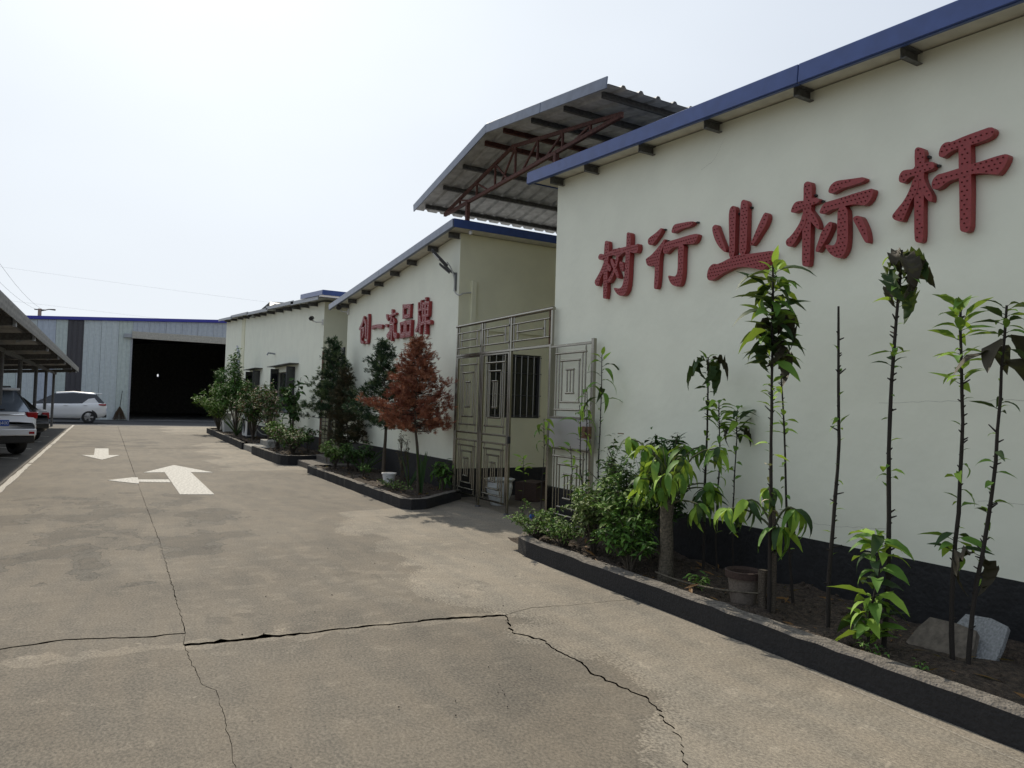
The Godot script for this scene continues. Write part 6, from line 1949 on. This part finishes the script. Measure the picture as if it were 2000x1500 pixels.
	shrub("flowering_bush", "tall feathery bush at the very end of the far planter", Vector3(4.5, 0.2, -34.0), Vector3(0.8, 3.6, 1.0), 1700, 0.16, [Vector3(0.06, 0.13, 0.04), Vector3(0.09, 0.18, 0.05)], 68, gf, 12, 0.3)
	rng.seed = 69
	blades("spiky_plant", "spiky yellow green plant in front of the far bushes", Vector3(4.15, 0.2, -27.6), 20, 1.15, 0.022, 1.0, M.leaf_dark)
	shrub("bed_shrub", "thin young shrub against the far wall beside the side gate", Vector3(4.65, 0.2, -19.0), Vector3(0.2, 0.85, 0.2), 70, 0.12, dk, 70, "", 4)

func dk_n() -> Array:
	return [Vector3(0.034, 0.066, 0.030), Vector3(0.055, 0.095, 0.042), Vector3(0.105, 0.145, 0.06), Vector3(0.024, 0.046, 0.024)]

# ---------------------------------------------------------------- cars
func loft(st: SurfaceTool, rings: Array, closed := false) -> void:
	st.set_smooth_group(0)
	for i in rings.size() - 1:
		var a: Array = rings[i]
		var b: Array = rings[i + 1]
		for k in a.size() - (0 if closed else 1):
			var k2 := (k + 1) % a.size()
			for v in [a[k], b[k], b[k2], a[k], b[k2], a[k2]]:
				st.add_vertex(v)

func car(called: String, label: String, at: Vector3, turn: float, paint: Material, sp: Dictionary) -> Node3D:
	# forward is local -z
	var t := thing(called, label, "car", at, "", turn)
	var body := S()
	var rings := []
	for s in sp.body:
		var z: float = s[0]
		var lo: float = s[1]
		var hi: float = s[2]
		var w: float = s[3]
		var half := [Vector2(w * 0.86, lo), Vector2(w * 0.97, lo + 0.06), Vector2(w, lo + (hi - lo) * 0.35), Vector2(w * 0.995, lo + (hi - lo) * 0.62), Vector2(w * 0.985, hi - 0.06), Vector2(w * 0.93, hi), Vector2(w * 0.5, hi + 0.025)]
		var ring := []
		for q in half:
			ring.append(Vector3(q.x, q.y, z))
		for i in range(half.size() - 1, -1, -1):
			ring.append(Vector3(-half[i].x, half[i].y, z))
		rings.append(ring)
	loft(body, rings, true)
	for e in [0, rings.size() - 1]:
		var c := Vector3.ZERO
		for v in rings[e]:
			c += v
		c /= rings[e].size()
		for k in rings[e].size():
			for v in ([c, rings[e][k], rings[e][(k + 1) % rings[e].size()]]):
				body.add_vertex(v)
	body.generate_normals()
	obj("body", body, paint, t)
	# cabin: glass all round, painted roof and pillars over it
	var g := S()
	var roof := S()
	var gl := []
	for s in sp.cabin:
		# z, belt y, roof y, belt half width, roof half width
		gl.append([Vector3(s[3], s[1], s[0]), Vector3(s[4], s[2], s[0]), Vector3(-s[4], s[2], s[0]), Vector3(-s[3], s[1], s[0])])
	for i in gl.size() - 1:
		var a: Array = gl[i]
		var b: Array = gl[i + 1]
		quad(g, a[0], b[0], b[1], a[1], Vector3.RIGHT)
		quad(g, a[3], b[3], b[2], a[2], Vector3.LEFT)
	quad(g, gl[0][0], gl[0][1], gl[0][2], gl[0][3], Vector3.FORWARD)
	quad(g, gl[-1][0], gl[-1][1], gl[-1][2], gl[-1][3], Vector3.BACK)
	# windscreen and rear window slopes
	quad(g, gl[0][1], gl[1][1], gl[1][2], gl[0][2], Vector3.UP)
	quad(g, gl[-2][1], gl[-1][1], gl[-1][2], gl[-2][2], Vector3.UP)
	obj("glass", g, M[sp.get("glass", "glass_dark")], t)
	var rr := []
	for i in range(1, gl.size() - 1):
		var w: float = gl[i][1].x
		var y: float = gl[i][1].y
		var z: float = gl[i][1].z
		var ring := []
		for q in [Vector2(w + 0.015, y - 0.04), Vector2(w + 0.01, y), Vector2(w * 0.85, y + 0.035), Vector2(w * 0.4, y + 0.05), Vector2(0, y + 0.052), Vector2(-w * 0.4, y + 0.05), Vector2(-w * 0.85, y + 0.035), Vector2(-w - 0.01, y), Vector2(-w - 0.015, y - 0.04)]:
			ring.append(Vector3(q.x, q.y, z))
		rr.append(ring)
	loft(roof, rr)
	roof.generate_normals()
	obj("roof", roof, paint, t)
	for s in sp.pillars:
		for sg in [-1.0, 1.0]:
			var st := S()
			var q := []
			for v in s:
				q.append(Vector3(v.x * sg, v.y, v.z))
			quad(st, q[0], q[1], q[2], q[3], Vector3(sg, 0, 0))
			obj("pillar", st, paint, t)
	# wheels
	for z in sp.axles:
		for sg in [-1.0, 1.0]:
			var wr: float = sp.wheel
			var wx: float = sp.track
			var wt := Transform3D(Basis(Vector3.BACK, -PI / 2 * sg), Vector3(wx * sg, wr, z))
			var arch := S()
			for k in 16:
				var a0 := PI * k / 16.0 - 0.1
				var a1 := PI * (k + 1.0) / 16.0 - 0.1
				var X: float = (wx + 0.082) * sg
				quad(arch, Vector3(X, wr + sin(a0) * wr * 1.2, z + cos(a0) * wr * 1.2), Vector3(X, wr + sin(a1) * wr * 1.2, z + cos(a1) * wr * 1.2), Vector3(X, wr + sin(a1) * 0.02, z + cos(a1) * 0.02), Vector3(X, wr + sin(a0) * 0.02, z + cos(a0) * 0.02), Vector3(sg, 0, 0))
			obj("wheel_arch", arch, M.black_plastic, t)
			var n := Node3D.new()
			n.name = "wheel"
			t.add_child(n, true)
			var st := S()
			lathe(st, [Vector2(wr * 0.66, -0.10), Vector2(wr * 0.95, -0.10), Vector2(wr, -0.06), Vector2(wr, 0.07), Vector2(wr * 0.95, 0.105), Vector2(wr * 0.68, 0.10)], wt, 28)
			obj("tyre", st, M.tyre, n)
			st = S()
			lathe(st, [Vector2(wr * 0.69, 0.098), Vector2(wr * 0.62, 0.09), Vector2(wr * 0.60, 0.03), Vector2(0, 0.03)], wt, 28)
			obj("rim", st, M.dark_grey, n)
			for k in 5:
				st = S()
				var an := TAU * k / 5.0 + 0.3
				var d := Vector3(cos(an), 0, sin(an))
				var pp := Vector3(-sin(an), 0, cos(an))
				quad(st, wt * (d * wr * 0.08 + pp * 0.03 + Vector3(0, 0.105, 0)), wt * (d * wr * 0.63 + pp * 0.05 + Vector3(0, 0.100, 0)), wt * (d * wr * 0.63 - pp * 0.05 + Vector3(0, 0.100, 0)), wt * (d * wr * 0.08 - pp * 0.03 + Vector3(0, 0.105, 0)), Vector3(sg, 0, 0))
				obj("spoke", st, M.alloy, n)
	for p in sp.extra:
		# name, material, lo, hi, mirrored
		for sg in ([-1.0, 1.0] if p[4] else [1.0]):
			var st := S()
			var lo: Vector3 = p[2]
			var hi: Vector3 = p[3]
			if sg < 0:
				var l2 := Vector3(-hi.x, lo.y, lo.z)
				hi = Vector3(-lo.x, hi.y, hi.z)
				lo = l2
			box(st, lo, hi, Transform3D.IDENTITY, minf(0.02, (hi - lo).abs().x * 0.3))
			obj(p[0], st, M[p[1]], t)
	if sp.has("plate"):
		var pz: Vector3 = sp.plate
		var st := S()
		box(st, pz + Vector3(-0.22, -0.07, -0.01), pz + Vector3(0.22, 0.07, 0.004), Transform3D.IDENTITY, 0.003)
		var pl := obj("number_plate", st, M.plate_blue, t)
		var tm := TextMesh.new()
		var fo := SystemFont.new()
		fo.font_names = PackedStringArray(["Droid Sans"])
		tm.font = fo
		tm.text = sp.number
		tm.font_size = 32
		tm.pixel_size = 0.0030
		tm.depth = 0.003
		inst("number", tm, M.plate_text, pl, Transform3D(Basis.IDENTITY, pz + Vector3(0.02, 0, 0.0065)))
	return t

func cars() -> void:
	var suv := {
		"body": [[-2.30, 0.42, 0.72, 0.66], [-2.22, 0.30, 0.90, 0.82], [-1.9, 0.24, 0.98, 0.90], [-1.0, 0.24, 1.02, 0.92], [0.2, 0.24, 1.03, 0.93], [1.4, 0.26, 1.04, 0.93], [2.0, 0.30, 1.05, 0.90], [2.22, 0.34, 1.02, 0.85], [2.30, 0.42, 0.93, 0.80], [2.32, 0.5, 0.80, 0.78]],
		"cabin": [[-1.15, 1.02, 1.05, 0.82, 0.78], [-0.35, 1.03, 1.56, 0.84, 0.66], [0.6, 1.03, 1.62, 0.85, 0.68], [1.55, 1.04, 1.58, 0.84, 0.64], [2.12, 1.04, 1.06, 0.80, 0.74]],
		"pillars": [[Vector3(0.845, 1.03, 0.55), Vector3(0.845, 1.03, 0.66), Vector3(0.69, 1.60, 0.66), Vector3(0.69, 1.60, 0.55)], [Vector3(0.845, 1.03, 1.35), Vector3(0.81, 1.03, 2.12), Vector3(0.66, 1.58, 1.62), Vector3(0.69, 1.58, 1.25)]],
		"glass": "car_glass_sky", "axles": [-1.40, 1.32], "wheel": 0.36, "track": 0.83,
		"extra": [["tail_lamp", "tail_red", Vector3(0.60, 0.90, 2.16), Vector3(0.84, 1.06, 2.30), true], ["bumper", "car_white", Vector3(-0.80, 0.50, 2.24), Vector3(0.80, 0.66, 2.37), false], ["reflector", "tail_red", Vector3(0.62, 0.53, 2.33), Vector3(0.76, 0.61, 2.38), true], ["chrome_strip", "chrome", Vector3(-0.56, 0.975, 2.285), Vector3(0.56, 1.0, 2.31), false], ["spoiler", "car_white", Vector3(-0.62, 1.56, 1.50), Vector3(0.62, 1.62, 1.86), false], ["wiper", "black_plastic", Vector3(-0.20, 1.10, 2.09), Vector3(0.22, 1.125, 2.12), false], ["lower_skirt", "black_plastic", Vector3(-0.78, 0.32, 2.10), Vector3(0.78, 0.50, 2.34), false], ["mirror", "car_white", Vector3(0.90, 1.02, -0.82), Vector3(1.06, 1.16, -0.70), true], ["roof_rail", "black_plastic", Vector3(0.58, 1.63, -0.2), Vector3(0.62, 1.67, 1.4), true]],
		"plate": Vector3(0, 0.80, 2.325), "number": "S·NQ400"}
	car("parked_suv", "white sport utility car parked tail first at the frame edge", Vector3(-3.26, 0, -22.2), 0.50, M.car_white, suv)
	var sedan := {
		"body": [[-2.35, 0.42, 0.66, 0.62], [-2.25, 0.28, 0.78, 0.80], [-1.6, 0.22, 0.90, 0.88], [-0.8, 0.22, 0.95, 0.90], [0.4, 0.22, 0.96, 0.90], [1.4, 0.24, 0.98, 0.90], [2.1, 0.28, 1.0, 0.86], [2.32, 0.36, 0.97, 0.80], [2.38, 0.5, 0.82, 0.76]],
		"cabin": [[-1.05, 0.95, 0.98, 0.80, 0.76], [-0.25, 0.96, 1.38, 0.82, 0.62], [0.5, 0.96, 1.42, 0.83, 0.62], [1.0, 0.97, 1.37, 0.82, 0.60], [1.75, 0.98, 1.0, 0.76, 0.70]],
		"pillars": [[Vector3(0.825, 0.96, 0.35), Vector3(0.825, 0.96, 0.45), Vector3(0.635, 1.40, 0.45), Vector3(0.635, 1.40, 0.35)], [Vector3(0.825, 0.97, 1.15), Vector3(0.77, 0.98, 1.75), Vector3(0.61, 1.37, 1.05), Vector3(0.63, 1.37, 0.85)]],
		"axles": [-1.42, 1.38], "wheel": 0.32, "track": 0.79,
		"extra": [["tail_lamp", "tail_red", Vector3(0.58, 0.72, 2.24), Vector3(0.80, 0.92, 2.37), true], ["bumper", "car_black", Vector3(-0.78, 0.42, 2.28), Vector3(0.78, 0.60, 2.43), false], ["chrome_strip", "chrome", Vector3(-0.5, 0.90, 2.345), Vector3(0.5, 0.93, 2.37), false]],
		"plate": Vector3(0, 0.77, 2.375), "number": "S·5Q210"}
	car("parked_sedan", "black saloon car parked between the white cars", Vector3(-3.39, 0, -28.6), 0.50, M.car_black, sedan)
	var sedan2 := sedan.duplicate(true)
	sedan2.erase("plate")
	car("parked_sedan", "dark car of which only the tail corner shows at the frame edge", Vector3(-3.68, 0, -19.0), 0.50, M.car_black, sedan2)
	var hatch := {
		"body": [[-2.12, 0.40, 0.68, 0.62], [-2.02, 0.28, 0.82, 0.78], [-1.5, 0.22, 0.95, 0.87], [-0.6, 0.22, 1.01, 0.89], [0.4, 0.22, 1.03, 0.90], [1.2, 0.24, 1.06, 0.90], [1.75, 0.28, 1.09, 0.86], [2.0, 0.36, 1.06, 0.80], [2.10, 0.46, 0.90, 0.76]],
		"cabin": [[-1.25, 0.98, 1.02, 0.80, 0.76], [-0.25, 1.01, 1.58, 0.82, 0.64], [0.5, 1.03, 1.65, 0.83, 0.66], [1.55, 1.06, 1.58, 0.81, 0.62], [1.95, 1.08, 1.14, 0.77, 0.72]],
		"pillars": [[Vector3(0.832, 1.05, 0.95), Vector3(0.80, 1.07, 1.72), Vector3(0.75, 1.36, 1.50), Vector3(0.775, 1.30, 1.22)]],
		"axles": [-1.35, 1.28], "wheel": 0.335, "track": 0.80,
		"extra": [["tail_lamp", "tail_red", Vector3(0.56, 0.96, 1.70), Vector3(0.86, 1.05, 2.06), true], ["bumper", "black_plastic", Vector3(-0.74, 0.32, 1.86), Vector3(0.74, 0.48, 2.10), false], ["spoiler", "car_white", Vector3(-0.60, 1.57, 1.45), Vector3(0.60, 1.62, 1.86), false], ["door_handle", "car_white", Vector3(0.885, 0.93, 0.12), Vector3(0.915, 0.96, 0.32), true], ["door_handle", "car_white", Vector3(0.885, 0.95, 1.0), Vector3(0.912, 0.98, 1.2), true], ["sill", "black_plastic", Vector3(0.80, 0.19, -0.95), Vector3(0.895, 0.27, 0.9), true], ["mirror", "car_white", Vector3(0.88, 1.02, -0.78), Vector3(1.04, 1.15, -0.64), true]],
		"plate": Vector3(0, 0.74, 2.11), "number": "S·F08K6"}
	car("parked_hatchback", "white hatchback parked sideways before the warehouse", Vector3(-2.08, 0, -45.2), PI / 2, M.car_white, hatch)

func _ready() -> void:
	rng.seed = 1
	view_and_light()
	materials()
	ground_and_road()
	near_building()
	mid_building()
	third_building()
	warehouse()
	carport()
	canopy()
	planters()
	lettering()
	gates()
	small_things()
	cars()
	greenery()
